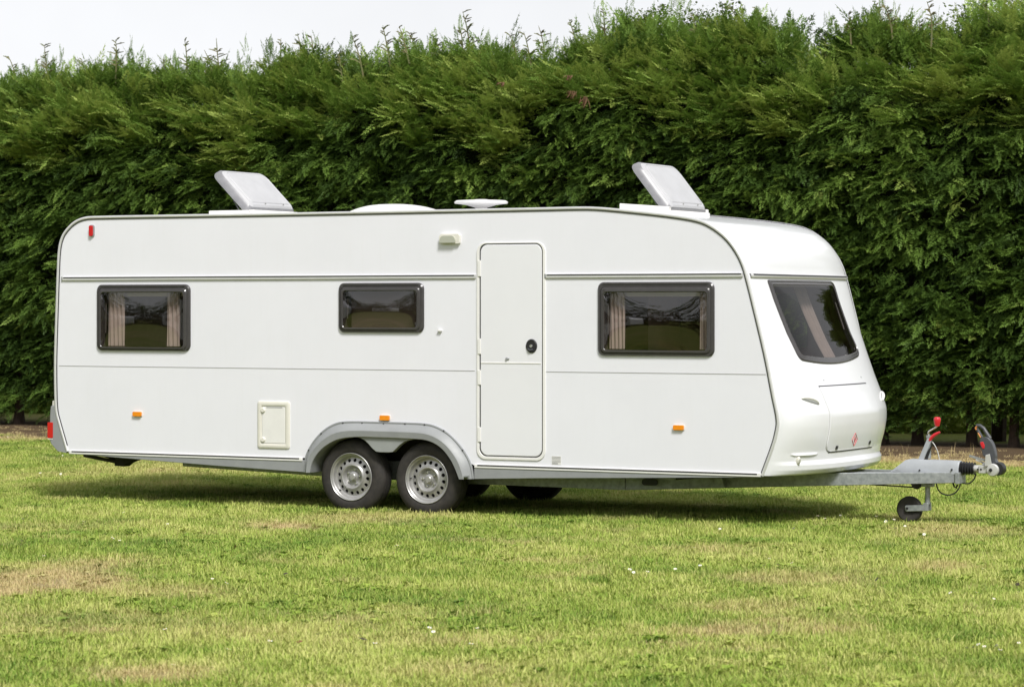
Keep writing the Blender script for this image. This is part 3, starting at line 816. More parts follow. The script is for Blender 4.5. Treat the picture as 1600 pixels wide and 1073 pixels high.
# trims that follow the wall outline
def offset_line(pts, d):
    n_ = len(pts); o_ = []
    for i in range(n_):
        a, b_ = Vector(pts[max(0, i - 1)]), Vector(pts[min(n_ - 1, i + 1)])
        t_ = (b_ - a).normalized(); nn = Vector((t_.y, -t_.x))      # to the right of travel = inward here
        o_.append((pts[i][0] + nn.x * d, pts[i][1] + nn.y * d))
    return o_
def ribbon(pts, prof, name, mt, parent=van, sgn=1, y0=0.0):
    """prof: (inward offset, y) section swept along pts"""
    m_ = MB(); cols_ = [offset_line(pts, o) for o, _ in prof]
    m_.loops([[(x, y0 + sgn * yy, z) for x, z in c] for c, (_, yy) in zip(cols_, prof)], close=False)
    return m_.build(name, mt, parent, ang=50)
tr = ribbon(OUT, [(-.012, .004), (-.013, -.008), (-.006, -.013), (.006, -.013), (.011, -.008), (.011, .001)], 'edge_trim', M_ALU)
ribbon(OUT[2:-1], [(.0112, .001), (.0112, -.005), (.020, -.005), (.020, .001)], 'trim_insert', M_LINE, tr)
tr2 = ribbon(OUT, [(-.012, -.004), (-.013, .008), (-.006, .013), (.006, .013), (.011, .008), (.011, -.001)], 'edge_trim', M_ALU, y0=W)
# awning rails and panel joint
for a, b_ in ((98.5, 744), (853.5, 1161)):
    x0, x1 = at(a, 435).x, at(b_, 430).x; z = 2.053
    r_ = MB().box(x0, x1, -.014, .002, z - .019, z + .016).build('awning_rail', M_ALU, van, bevel=.003)
    MB().box(x0 + .012, x1 - .012, -.016, -.010, z + .001, z + .011).build('rail_insert', M_LINE, r_, smooth=False)
    MB().box(x0 - .012, x0 - .0005, -.013, .002, z - .019, z + .016).build('rail_end_cap', M_GREY, r_, smooth=False)
for a, b_ in ((92.5, 744), (853.5, 1199)):
    x0, x1 = at(a, 572).x, at(b_, 584).x
    MB().box(x0, x1 - .012, -.0025, .002, 1.247, 1.2525).build('panel_joint', M_JOINT, van, smooth=False)

# skirt, lower rail
def poly(px, Y=0): return [xz(*p, Y) for p in px]
def lower_rail(a, b_):
    p0, p1 = Vector((*xz(*a), 0)), Vector((*xz(*b_), 0))
    m_ = MB(); z = lambda p, dz: p.y + dz
    m_.prism([(p0.x, p0.y - .020), (p1.x, p1.y - .020), (p1.x, p1.y + .012), (p0.x, p0.y + .012)], -.012, .003)
    r_ = m_.build('lower_rail', M_PLASTIC, van, bevel=.003)
    MB().prism([(p0.x + .03, p0.y - .004), (p1.x - .03, p1.y - .004), (p1.x - .03, p1.y + .0085), (p0.x + .03, p0.y + .0085)], -.0135, -.008).build('rail_insert', M_LINE, r_, smooth=False)
lower_rail((109, 705.3), (473, 716.6)); lower_rail((742, 726.8), (1189, 741))
MB().prism(poly([(104, 705), (476, 718.5), (476, 737.4), (340, 727.5), (222, 717.8), (112, 708.5)]), -.006, .06).build('skirt', M_GREY, van, bevel=.004)
MB().prism(poly([(741.5, 729.5), (1190, 743.5), (1190, 745.2), (1000, 746.2), (840, 746.6), (741.5, 747.8)]), -.006, .05).build('skirt', M_GREY, van, bevel=.004)

# wheel arch
O1 = [lerp2(a, b_, .06) for a, b_ in zip(AO, AI)]; O2 = [lerp2(a, b_, .14) for a, b_ in zip(AO, AI)]; MM = [lerp2(a, b_, .55) for a, b_ in zip(AO, AI)]; NN = [lerp2(a, b_, .60) for a, b_ in zip(AO, AI)]
m_ = MB(); L_ = lambda c, y: [(x, y, z) for x, z in c]
m_.loops([L_(AO, .003), L_(AO, -.010), L_(O1, -.014), L_(O2, -.011), L_([lerp2(a, b_, .17) for a, b_ in zip(AO, AI)], -.020), L_(MM, -.062), L_(NN, -.066), L_([lerp2(a, b_, .97) for a, b_ in zip(AO, AI)], -.060), L_(AI, -.055), L_(AI, .14)], close=False)
for k in (0, NA - 1):
    m_.add([(AO[k][0], .003, AO[k][1]), (O2[k][0], -.011, O2[k][1]), (MM[k][0], -.062, MM[k][1]), (AI[k][0], -.055, AI[k][1]), (AI[k][0], .14, AI[k][1])], [(0, 1, 2, 3, 4)])
arch = m_.build('wheel_arch', M_GREY, van, ang=28)
for px, py in ((537, 660.5), (567, 661), (600.5, 661.8), (634, 662.2), (664.5, 663.2), (694.5, 672.5), (724, 703), (503, 677), (483.5, 703)):
    x, z = xz(px, py); MB().lathe([(.0, -.020), (.005, -.020), (.0065, -.016), (.0065, -.009)], (x, 0, z), 'y', 10).build('screw', M_BLACK, arch)
MB().prism(poly([(556, 681), (566, 683.5), (573, 687.2), (579, 693), (585, 700), (590.7, 705), (597, 706), (611, 706.3), (617, 705.6), (622, 700.5), (628, 694.5), (635, 689.5), (643, 686.8), (656, 684.8)]), -.038, .02).build('arch_spat', M_SPAT, van, bevel=.004)

# wheels -------------------------------------------------------------
TY = [(0.2030, .020), (0.2090, .002), (0.2160, -.004), (0.2343, -.009), (0.2599, -.010), (0.2856, -.004), (0.3057, .010), (0.3179, .026), (0.3241, .040), (0.3241, .052), (0.3168, .053), (0.3168, .058), (0.3257, .059), (0.3268, .082), (0.3190, .083), (0.3190, .089), (0.3268, .090),
      (0.3268, .112), (0.3190, .113), (0.3190, .119), (0.3257, .120), (0.3241, .14), (0.3179, .155), (0.2990, .172), (0.2544, .182), (0.2100, .178)]
RIMP = [(.203, .03), (.2085, .006), (.2095, -.008), (.2055, -.011), (.2005, -.006), (.198, .004), (.190, .008), (.186, .012), (.183, .030), (.176, .043), (.168, .046)]
DISC_O, DISC_I, HOLE_R, HC = .168, .117, .0160, .1435
CEN = [(.117, .028), (.110, .018), (.102, .014), (.094, .018), (.084, .044), (.076, .054), (.052, .054), (.047, .046), (.0, .046)]
def hgt_disc(r): return .028 + (.046 - .028) * (r - DISC_I) / (DISC_O - DISC_I)
def make_wheel(x, y, z, rotz=0.0, spin=0.0):
    m_ = MB()
    m_.lathe(RIMP, n=64)
    m_.lathe(CEN, n=64)
    nh = 16
    for k in range(nh):
        a0, a1 = 2 * PI * k / nh, 2 * PI * (k + 1) / nh; ac = (a0 + a1) / 2
        ring, hole = [], []
        for i in range(5): a = a0 + (a1 - a0) * i / 4; ring.append((DISC_O, a))
        for i in (.33, .67): ring.append((DISC_O + (DISC_I - DISC_O) * i, a1))
        for i in range(5): a = a1 + (a0 - a1) * i / 4; ring.append((DISC_I, a))
        for i in (.33, .67): ring.append((DISC_I + (DISC_O - DISC_I) * i, a0))
        cc = Vector((HC * math.cos(ac), HC * math.sin(ac)))
        P1, P2, P3 = [], [], []
        for r_, a in ring:
            q = Vector((r_ * math.cos(a), r_ * math.sin(a))); P1.append((q.x, hgt_disc(r_), q.y))
            d_ = (q - cc).normalized() * HOLE_R; h_ = cc + d_
            P2.append((h_.x, hgt_disc(h_.length), h_.y)); P3.append((h_.x * 1.0, hgt_disc(h_.length) + .012, h_.y))
        m_.loops([P1, P2, P3])
    w_ = m_.build('wheel', M_STEEL, None, ang=30, loc=(x, y, z))
    w_.rotation_euler = (0, spin, rotz)
    attach_at(w_, van)
    ch = []
    ch.append(MB().lathe(TY, n=72).build('tyre', M_RUBBER, w_, ang=28))
    ch.append(MB().lathe([(.0, .014), (.024, .015), (.030, .020), (.032, .032), (.042, .036), (.044, .048)], n=28).build('hub_cap', M_STEEL, w_))
    ch.append(MB().lathe([(.0, .07), (.185, .07), (.185, .15), (.0, .15)], n=32).build('brake_drum', M_BLACK, w_))
    for k in range(5):
        a = 2 * PI * k / 5 + .4
        ch.append(MB().lathe([(.0, .034), (.007, .035), (.0095, .038), (.0095, .055)], (.062 * math.cos(a), 0, .062 * math.sin(a)), 'y', 6).build('wheel_nut', M_CHROME, w_))
    for k in ch: k.matrix_parent_inverse = Matrix.Identity(4)
    a = 4.2
    v_ = MB().tube([(.176 * math.cos(a), .04, .176 * math.sin(a)), (.170 * math.cos(a), .005, .170 * math.sin(a))], .004, 6).build('valve', M_BLACK, w_); v_.matrix_parent_inverse = Matrix.Identity(4)
    return w_
def attach_at(o, parent):
    o.parent = parent; o.matrix_parent_inverse = Matrix.Translation(parent.location).inverted()
x1_, z1_ = xz(546.3, 745); x2_, z2_ = xz(664.6, 749.5)
WHEELS = [make_wheel(x1_, .028, .312, 0, .3), make_wheel(x2_, .028, .310, 0, 1.1), make_wheel(x1_, W - .10, .312, PI), make_wheel(x2_, W - .10, .310, PI)]
for xw in (x1_, x2_):
    MB().tube([(xw, .2, .305), (xw, W - .2, .305)], .045, 10).build('axle_tube', M_DARK, van)

# side windows -------------------------------------------------------
def dome(m_, rings_poly, y_edge, bulge, n=7, sgn=1):
    """fill a rounded outline with a pillow of glass; rings shrink to the middle"""
    cx_ = sum(p[0] for p in rings_poly) / len(rings_poly); cz_ = sum(p[1] for p in rings_poly) / len(rings_poly)
    ls = []; hw = max(abs(p[0] - cx_) for p in rings_poly); hh = max(abs(p[1] - cz_) for p in rings_poly); n = 16
    for k in range(n + 1):
        f = 1 - k / n * .985; row = []
        for x, z in rings_poly:
            px_, pz_ = (x - cx_) * f, (z - cz_) * f
            y = y_edge - bulge * max(0.0, 1 - (px_ / hw) ** 2) * max(0.0, 1 - (pz_ / hh) ** 2)
            row.append((cx_ + px_, y if sgn > 0 else W - y, cz_ + pz_))
        ls.append(row)
    m_.loops(ls, fill_last=True)
def curtain(parent, x0, x1, z0, z1, y, folds, amp, mt=M_CURT, gather=0.0):
    m_ = MB(); nx = folds * 8
    rows_ = []
    for r_ in range(9):
        v = r_ / 8; row = []
        for i in range(nx + 1):
            u = i / nx
            x = x0 + (x1 - x0) * u + gather * math.sin(v * PI) * (u - .5)
            row.append((x, y + amp * math.sin(u * folds * 2 * PI + .5 * math.sin(v * 3)) * (.6 + .4 * v), z0 + (z1 - z0) * v))
        rows_.append(row)
    m_.loops(rows_, close=False)
    return m_.build('curtain', mt, parent, ang=80)
def side_window(k, far=False):
    op, (x0, x1, z0, z1) = WOUT[k]; ip, (a0, a1, c0, c1) = WIN[k]
    yy = (lambda y: W - y) if far else (lambda y: y)
    mid = [lerp2(a, b_, .45) for a, b_ in zip(op, ip)]; q1 = [lerp2(a, b_, .15) for a, b_ in zip(op, ip)]; q2 = [lerp2(a, b_, .60) for a, b_ in zip(op, ip)]; q3 = [lerp2(a, b_, .9) for a, b_ in zip(op, ip)]
    m_ = MB(); LL = lambda c, y: [(x, yy(y), z) for x, z in c]
    m_.loops([LL(op, .002), LL(op, -.010), LL(q1, -.020), LL(mid, -.021), LL(mid, -.017), LL(q2, -.030), LL(q3, -.032), LL(ip, -.027), LL(ip, .045)])
    f_ = m_.build('side_window', M_FRAME, van, ang=32)
    dense = []
    for p, q in zip(ip, ip[1:] + ip[:1]):
        ns = max(1, int(math.dist(p, q) / .03)); dense += [lerp2(p, q, k_ / ns) for k_ in range(ns)]
    pm = MB(); dome(pm, [lerp2(p, ((a0 + a1) / 2, (c0 + c1) / 2), .002) for p in dense], -.027, .020, 10, -1 if far else 1)
    pm.build('pane', M_PANE, f_, ang=80)
    if not far:
        MB().box(x0 + .05, x1 - .05, -.026, .001, z1 - .022, z1 - .006).build('hinge_rail', M_FRAME, f_, bevel=.003)
    return f_, (a0, a1, c0, c1)
fr, (a0, a1, c0, c1) = side_window(0)
curtain(fr, a0 + .02, a0 + .20, c0 + .01, c1, .065, 4, .016)
curtain(fr, a1 - .24, a1 - .10, c0 + .01, c1, .07, 3, .018)
MB().box(a0 + .01, a1 - .01, .095, .11, c1 - .035, c1 + .01).build('blind_rail', M_CREAM, fr, smooth=False)
MB().beam((a0 + .015, .03, c0 + .13), (a0 + .02, .03, c1 - .10), .006, .008).build('window_stay', M_CHROME, fr)
fr, (a0, a1, c0, c1) = side_window(1)
MB().box(a0 + .002, a1 - .002, .12, .135, c0 - .02, c1 + .02).build('drawn_blind', mat('dark_blind', (.13, .10, .085), .8), fr, smooth=False)
MB().beam((a0 + .015, .03, c0 + .08), (a0 + .02, .03, c1 - .07), .006, .008).build('window_stay', M_CHROME, fr)
fr, (a0, a1, c0, c1) = side_window(2)
curtain(fr, a0 + .01, a0 + .15, c0 + .01, c1, .065, 4, .016)
curtain(fr, a1 - .10, a1 - .02, c0 + .01, c1, .065, 2, .016)
MB().box(a0 + .01, a1 - .01, .095, .11, c1 - .035, c1 + .01).build('blind_rail', M_CREAM, fr, smooth=False)
for sx in (a0 + .012, a1 - .012):
    MB().beam((sx, .03, c0 + .13), (sx + .004, .03, c1 - .10), .006, .008).build('window_stay', M_CHROME, fr)
side_window(0, True); side_window(2, True)
# dark furniture inside, glimpsed through the tinted panes
MB().box(-2.2, -1.6, .9, W - .06, .62, 1.9).box(-.4, .3, .05, .5, .79, 1.0).box(.9, 1.4, 1.5, W - .06, .62, 2.2).box(1.5, 3.0, 1.6, W - .1, .62, 1.05).build('interior_furniture', M_WOOD, van, smooth=False)

# door ---------------------------------------------------------------
def lv(x0, y0, x1, y1):
    zt_ = (at(x0, y0).z + at(x1, y0).z) / 2; zb_ = (at(x0, y1).z + at(x1, y1).z) / 2
    return at(x0, (y0 + y1) / 2).x, at(x1, (y0 + y1) / 2).x, zb_, zt_
def ring(out_, in_, y0, y1, name, mt, parent, lip=.0):
    m_ = MB(); LL = lambda c, y: [(x, y, z) for x, z in c]
    m_.loops([LL(out_, .003), LL(out_, y1 * .6), LL([lerp2(a, b_, .12) for a, b_ in zip(out_, in_)], y1), LL([lerp2(a, b_, .9) for a, b_ in zip(out_, in_)], y1), LL(in_, y1 * .7), LL(in_, .003)])
    return m_.build(name, mt, parent, ang=40)
fo = lv(745.2, 378.5, 852.8, 718.3); fi = lv(749.6, 380.2, 848.6, 713.8)
ring(rrect(*fo, .085, 8), rrect(*fi, .07, 8), 0, -.010, 'door_frame', M_PLASTIC, van)
def plate(pts, y0, y1, name, mt, parent, edge=.004):
    m_ = MB(); cx_ = sum(p[0] for p in pts) / len(pts); cz_ = sum(p[1] for p in pts) / len(pts)
    hw = max(abs(p[0] - cx_) for p in pts); f = 1 - edge / hw
    sh = [(cx_ + (x - cx_) * f, cz_ + (z - cz_) * (1 - edge / max(1e-6, max(abs(q[1] - cz_) for q in pts)))) for x, z in pts]
    m_.loops([[(x, y0, z) for x, z in pts], [(x, y1 * .7, z) for x, z in pts], [(x, y1, z) for x, z in sh]], fill_last=True)
    return m_.build(name, mt, parent, ang=8)
di = (fi[0] + .013, fi[1] - .010, fi[2] + .010, fi[3] - .010)
plate(rrect(*fi, .07, 8), .002, -.003, 'door_seal', M_LINE, van)
door = plate(rrect(*di, .065, 8), -.002, -.009, 'door', M_DOOR, van)
zr = at(800, 567).z
MB().box(di[0] + .004, di[1] - .004, -.0125, -.0085, zr - .006, zr + .006).build('door_rail', M_PLASTIC, door, bevel=.003)
for p0, p1 in ((407, 432), (529, 553), (578, 601), (667, 690)):
    za, zb_ = at(749.5, p1).z, at(749.5, p0).z
    MB().box(fi[0] - .013, fi[0] + .015, -.016, -.002, za, zb_).build('hinge', M_PLASTIC, door, bevel=.003)
hx, hz = xz(831.5, 540.5)
hd = MB().lathe([(.0, -.018), (.030, -.018), (.046, -.020), (.052, -.016), (.053, -.006)], (hx, 0, 0), 'y', 28)
hd.v = [(x, y, hz + z * 1.12) for x, y, z in hd.v]
hd = hd.build('door_handle', M_BLACK, door)
MB().lathe([(.0, -.026), (.012, -.026), (.014, -.018)], (hx, 0, hz), 'y', 14).build('lock_barrel', M_CHROME, hd)
MB().tube([(hx - .03, -.022, hz - .025), (hx - .01, -.027, hz - .034), (hx + .02, -.024, hz - .03)], .007, 6).build('pull_lever', M_CHAR, hd)
cx_, cz_ = xz(793, 560.5)
MB().lathe([(.0, -.022), (.010, -.022), (.013, -.012)], (cx_, 0, cz_), 'y', 12).box(cx_ + .008, cx_ + .022, -.016, -.009, cz_ - .004, cz_ + .006).build('door_catch', M_GREY, door)
cx_, cz_ = xz(688.3, 517)
MB().box(cx_ - .018, cx_ + .018, -.024, .001, cz_ - .004, cz_ + .012).box(cx_ - .009, cx_ + .009, -.016, .001, cz_ - .016, cz_ - .004).build('door_retainer', M_PLASTIC, van, bevel=.003)

# service hatch
ho = lv(403, 626.5, 453.5, 700.5); hi_ = lv(409.5, 634.5, 446.5, 693)
sh = ring(rrect(*ho, .022), rrect(*hi_, .012), 0, -.011, 'service_hatch', M_CREAM, van)
plate(rrect(hi_[0] + .004, hi_[1] - .004, hi_[2] + .004, hi_[3] - .004, .01), .002, -.007, 'hatch_door', M_PLASTIC, sh)
MB().box(hi_[0] + .05, hi_[1] - .03, -.0085, -.006, hi_[3] - .014, hi_[3] - .006).build('hatch_hinge_line', M_JOINT, sh, smooth=False)
for py in (640.5, 686.5):
    x, z = xz(412, py)
    lk = MB().lathe([(.0, -.021), (.017, -.021), (.022, -.016), (.022, -.006)], (x, 0, z), 'y', 18).build('hatch_lock', M_CREAM, sh)
# data plate
x0, x1, z0, z1 = lv(862.3, 712, 877, 725.3)
dp = MB().box(x0, x1, -.0025, .001, z0, z1).build('data_plate', M_PLASTIC, van, smooth=False)
for k in range(6):
    zz = z0 + (z1 - z0) * (k + .7) / 6.3
    MB().box(x0 + .003, x1 - (.004 if k else .03), -.0035, -.002, zz - (.0022 if k else .004), zz + (.0022 if k else .004)).build('print_line', M_PRINT, dp, smooth=False)
# awning lamp
x0, x1, z0, z1 = lv(688.5, 365.5, 720, 381)
al = MB().prism(rrect(x0, x1, z0, z1, [.01, .01, .02, .03], 4), -.030, .001).build('awning_lamp', M_CREAM, van, bevel=.008)
MB().prism(rrect(x0 + .012, x1 - .035, z0 + .008, z1 - .016, [.006, .006, .04, .04], 5), -.044, -.029).build('lamp_lens', M_LENS, al, bevel=.006)
# amber side markers
for b4 in ((209, 643, 222.2, 650), (594.8, 648.8, 609.6, 656.4), (1053, 664, 1069.3, 671.4)):
    x0, x1, z0, z1 = lv(*b4)
    mk = MB().prism(rrect(x0 - .004, x1 + .004, z0 - .004, z1 + .004, .01, 4), -.006, .001).build('side_marker', M_CREAM, van, bevel=.002)
    MB().prism(rrect(x0, x1, z0, z1, .009, 4), -.022, -.005).build('amber_lens', M_AMBER, mk, bevel=.005)
# red clearance lamp
x0, x1, z0, z1 = lv(140.8, 351.5, 148, 370)
cl = MB().prism(rrect(x0, x1, z0, z1, .019, 6), -.012, .001).build('clearance_lamp', M_GREY, van, bevel=.004)
MB().prism(rrect(x0 + .003, x1 - .010, z0 + .006, z1 - .006, .013, 6), -.026, -.011).build('red_lens', M_RED, cl, bevel=.007)
# rear bumper with lamp cluster
bp_ = poly([(79, 634), (87.5, 632), (88.5, 641), (93, 658), (105, 703), (105.5, 708), (89.5, 704.5), (79, 692), (76.8, 685), (77.4, 660), (78, 645)])
rb = MB().prism(bp_, -.004, W + .004).build('rear_bumper', M_GREY, van, bevel=.012)
x0, x1, z0, z1 = lv(75.4, 659.5, 83.2, 684)
MB().prism(rrect(x0, x1, z0, z1, .008, 3), -.012, .22).build('tail_lamp', M_RED, rb, bevel=.004)
MB().prism(rrect(x0, x1 - .004, z0 - .012, z0 - .003, .003, 3), -.008, .2).build('reflector', M_PLASTIC, rb, bevel=.002)
MB().prism(poly([(79.5, 633.5), (80, 626), (84, 625), (86.5, 633)]), .02, .10).build('bumper_clip', M_CREAM, van, bevel=.003)

# front moulding -----------------------------------------------------
FR = OUT[i_cap:]
sz_ = np.array([p[1] for p in FR])[::-1]; sx_ = np.array([p[0] for p in FR])[::-1]
b_ctrl = [(.425, .32), (.44, .365), (.475, .383), (.515, .37), (.545, .33), (.62, .308), (.86, .286), (.925, .292), (.955, .288), (1.07, .262), (1.23, .205), (1.4, .15), (1.57, .102), (1.72, .078), (1.85, .06), (2.01, .05), (2.12, .07), (2.2, .093), (2.29, .115), (2.36, .122), (2.42, .118), (2.48, .08), (2.53, .02), (2.56, .0)]
bz_ = np.array([p[0] for p in b_ctrl]); bb_ = np.array([p[1] for p in b_ctrl])
def gsh(y, p=2.6, q=2.0): return (1 - min(1.0, abs(2 * y / W - 1)) ** p) ** (1 / q)
ZTOP = FR[0][1]; ZBOT = FR[-1][1]
def cap0(y, z):
    y = min(max(y, 0.0), W)
    return Vector((float(np.interp(z, sz_, sx_)) + float(np.interp(z, bz_, bb_)) * gsh(y), y, z))
def cap(y, z, off=0.0):
    p = cap0(y, z)
    if off:
        e = .012
        n_ = (cap0(min(W, y + e), z) - cap0(max(0, y - e), z)).cross(cap0(y, min(z + e, ZTOP)) - cap0(y, max(z - e, ZBOT))).normalized()
        if n_.x < 0: n_ = -n_
        p = p + n_ * off
    return p
def cap_hit(px, py):
    v = DV + (px - 800) / FPX * RV - Vector((0, 0, (py - YH) / FPX))
    t0, t1 = (0 - CAM.y) / v.y, (W - CAM.y) / v.y
    for k in range(1500):
        q = CAM + v * (t0 + (t1 - t0) * k / 1500)
        if q.x < cap0(q.y, q.z).x: return q
    return q
zs = sorted(set([round(z, 4) for z in np.r_[np.linspace(ZBOT, .6, 12), np.linspace(.6, 2.2, 62), np.linspace(2.2, 2.45, 16), np.linspace(2.45, ZTOP, 14)]] + [float(round(z, 4)) for z in bz_ if ZBOT < z < ZTOP]))
ys_ = sorted(set(np.round(np.r_[W / 2 * (1 - np.cos(np.linspace(0, PI, 36))), np.linspace(.15, W - .15, 64)], 4)))
wTL, wTR, wBR, wBM, wBL = [cap_hit(*p) for p in ((1198, 436.5), (1301, 441), (1342, 553), (1296, 566), (1248.5, 561))]
WZ0, WZ1 = wBL.z - .01, wTL.z - .004
wl0, wl1, wr0, wr1 = wBL.y, wTL.y, wBR.y, wTR.y
def wpoly(ins=0.0, r=.07, n=7, m=14):
    """front window outline as (y, z), rounded, slightly flared at the foot"""
    pts = []
    base = rrect(0 + ins / 1.4, 1 - ins / 1.4, 0 + ins / .66, 1 - ins / .66, 0.001, 1)
    c = [(0, 0), (1, 0), (1, 1), (0, 1)]
    c = [(ins / 1.35 if u == 0 else 1 - ins / 1.35, ins / .66 if v == 0 else 1 - ins / .66) for u, v in c]
    rad = [r * .8, r * 1.0, r, r * .4]
    def pt(u, v): return (wl0 + (wl1 - wl0) * v) * (1 - u) + (wr0 + (wr1 - wr0) * v) * u, WZ0 + (WZ1 - WZ0) * v + (1 - v) ** 2 * (.020 * u - .20 * u * (1 - u))
    for i in range(4):
        p0, p1, p2 = c[i - 1], c[i], c[(i + 1) % 4]
        def toward(a, b_, d):
            l = math.hypot((b_[0] - a[0]) * 1.4, (b_[1] - a[1]) * .66); f = d / l
            return (a[0] + (b_[0] - a[0]) * f, a[1] + (b_[1] - a[1]) * f)
        s_, e_ = toward(p1, p0, rad[i]), toward(p1, p2, rad[i])
        for k in range(n + 1):
            f = k / n
            pts.append((s_[0] * (1 - f) ** 2 + 2 * p1[0] * f * (1 - f) + e_[0] * f * f, s_[1] * (1 - f) ** 2 + 2 * p1[1] * f * (1 - f) + e_[1] * f * f))
        ns_ = toward(p2, p1, rad[(i + 1) % 4])
        for k in range(1, m):
            f = k / m
            pts.append((e_[0] * (1 - f) + ns_[0] * f, e_[1] * (1 - f) + ns_[1] * f))
    return [pt(*p) for p in pts]
def inside_poly(p, poly_):
    c = False
    for i in range(len(poly_)):
        (x1, y1), (x2, y2) = poly_[i - 1], poly_[i]
        if (y1 > p[1]) != (y2 > p[1]) and p[0] < (x2 - x1) * (p[1] - y1) / (y2 - y1) + x1: c = not c
    return c
hole = wpoly(.028)
m_ = MB(); ny = len(ys_)
m_.v = [tuple(cap(y, z)) for z in zs for y in ys_]
m_.f = [(j * ny + i, j * ny + i + 1, (j + 1) * ny + i + 1, (j + 1) * ny + i) for j in range(len(zs) - 1) for i in range(ny - 1)
        if not all(inside_poly((ys_[i + a], zs[j + b_]), hole) for a in (0, 1) for b_ in (0, 1))]
m_.add([tuple(cap(y, ZBOT)) for y in ys_] + [(FR[-1][0] - .25, y, ZBOT + .05) for y in ys_], [(i, i + 1, ny + i + 1, ny + i) for i in range(ny - 1)])
front = m_.build('front_moulding', M_GRP, van, ang=50)
# window set in the moulding
CC = lambda pts, off: [tuple(cap(y, z, off)) for y, z in pts]
m_ = MB(); m_.loops([CC(wpoly(0), -.004), CC(wpoly(0), .006), CC(wpoly(.008), .014), CC(wpoly(.016), .015), CC(wpoly(.019), .010), CC(wpoly(.038), .018), CC(wpoly(.044), .014), CC(wpoly(.044), -.03)])
fwn = m_.build('front_window', M_FRAME, van, ang=35)
m_ = MB(); nr = 10; ip = wpoly(.042); cyy = sum(p[0] for p in ip) / len(ip); czz = sum(p[1] for p in ip) / len(ip); ls = []
for k in range(nr + 1):
    f = 1 - k / nr * .985
    ls.append([tuple(cap(cyy + (y - cyy) * f, czz + (z - czz) * f, .016 + .018 * (1 - f ** 3))) for y, z in ip])
m_.loops(ls, fill_last=True); m_.build('pane', M_PANEF, fwn, ang=80)
for y0, y1, q in ((.42, .66, 4), (1.25, 1.52, 4)):
    m_ = MB(); rows_ = []
    for r_ in range(13):
        v = r_ / 12; z = 1.36 + .66 * v
        rows_.append([tuple(cap(y0 + (y1 - y0) * (i / 32) + (.10 * (1 - v) if y0 > 1 else -.02 * (1 - v)), z, -.16 + .02 * math.sin(i / 32 * q * 2 * PI))) for i in range(33)])
    m_.loops(rows_, close=False); m_.build('curtain', M_CURT, fwn, ang=80)
m_ = MB().beam(tuple(cap(wr1 - .1, 1.83, .0)), tuple(cap(wr0 - .1, 1.60, .0)), .008, .006); m_.build('window_stay', M_CHROME, fwn)
# rail across the moulding above the window
yl = [.03 + (W - .06) * i / 60 for i in range(61)]
m_ = MB(); m_.loops([[tuple(cap(y, z, o)) for y in yl] for z, o in ((2.028, .001), (2.028, .010), (2.036, .016), (2.056, .016), (2.064, .010), (2.066, .001))], close=False)
fr_ = m_.build('front_rail', M_ALU, van, ang=50)
m_ = MB(); m_.loops([[tuple(cap(y, z, o)) for y in yl[1:-1]] for z, o in ((2.046, .014), (2.046, .0185), (2.058, .0185), (2.060, .010))], close=False); m_.build('rail_insert', M_LINE, fr_, ang=50)
# gas locker hatch
hTL, hTR, hBL, hBR = [cap_hit(*p) for p in ((1281, 604.5), (1352.5, 597.5), (1287, 706), (1357, 697.5))]
HL, HRr = hTL.y - .02, hTR.y + .02; HZ0, HZ1 = hBL.z, hTL.z
def hpoly(gr_=0.0, r=.08):
    return rrect(HL - gr_, HRr + gr_, HZ0 - gr_, HZ1 + gr_, [r, r, .012, .012], 8)
def patch(bounds, off, edge, name, mt, parent, nu=26, nv=40, skirt=True):
    """rounded patch laid on the moulding; bounds(z) -> y range"""
    poly_ = bounds
    z0 = min(p[1] for p in poly_); z1 = max(p[1] for p in poly_)
    def yr(z):
        ysx = []
        for i in range(len(poly_)):
            (ya, za), (yb, zb) = poly_[i - 1], poly_[i]
            if (za - z) * (zb - z) <= 0 and abs(za - zb) > 1e-9: ysx.append(ya + (yb - ya) * (z - za) / (zb - za))
        return min(ysx), max(ysx)
    m_ = MB(); rows_ = []
    for k in range(nv + 1):
        f = k / nv; f = f - .5 * edge * math.sin(2 * PI * f) / PI
        z = z0 + 1e-4 + (z1 - z0 - 2e-4) * f
        a, b_ = yr(z)
        rows_.append([tuple(cap(a + (b_ - a) * i / nu, z, off)) for i in range(nu + 1)])
    m_.loops(rows_, close=False)
    bd = [rows_[0][i] for i in range(nu + 1)] + [r_[-1] for r_ in rows_[1:]] + [rows_[-1][i] for i in range(nu - 1, -1, -1)] + [r_[0] for r_ in rows_[-2:0:-1]]
    if skirt:
        low = []
        for q in bd:
            low.append(tuple(Vector(q) + Vector((-off, 0, 0)) * 1.0))
        m_.loops([bd, low])
    return m_.build(name, mt, parent, ang=40)
hs_ = patch(hpoly(.004), .0015, .6, 'hatch_seam', M_JOINT, van)
hatch = patch(hpoly(-.002, .078), .009, .6, 'gas_locker_hatch', M_GRP, van)
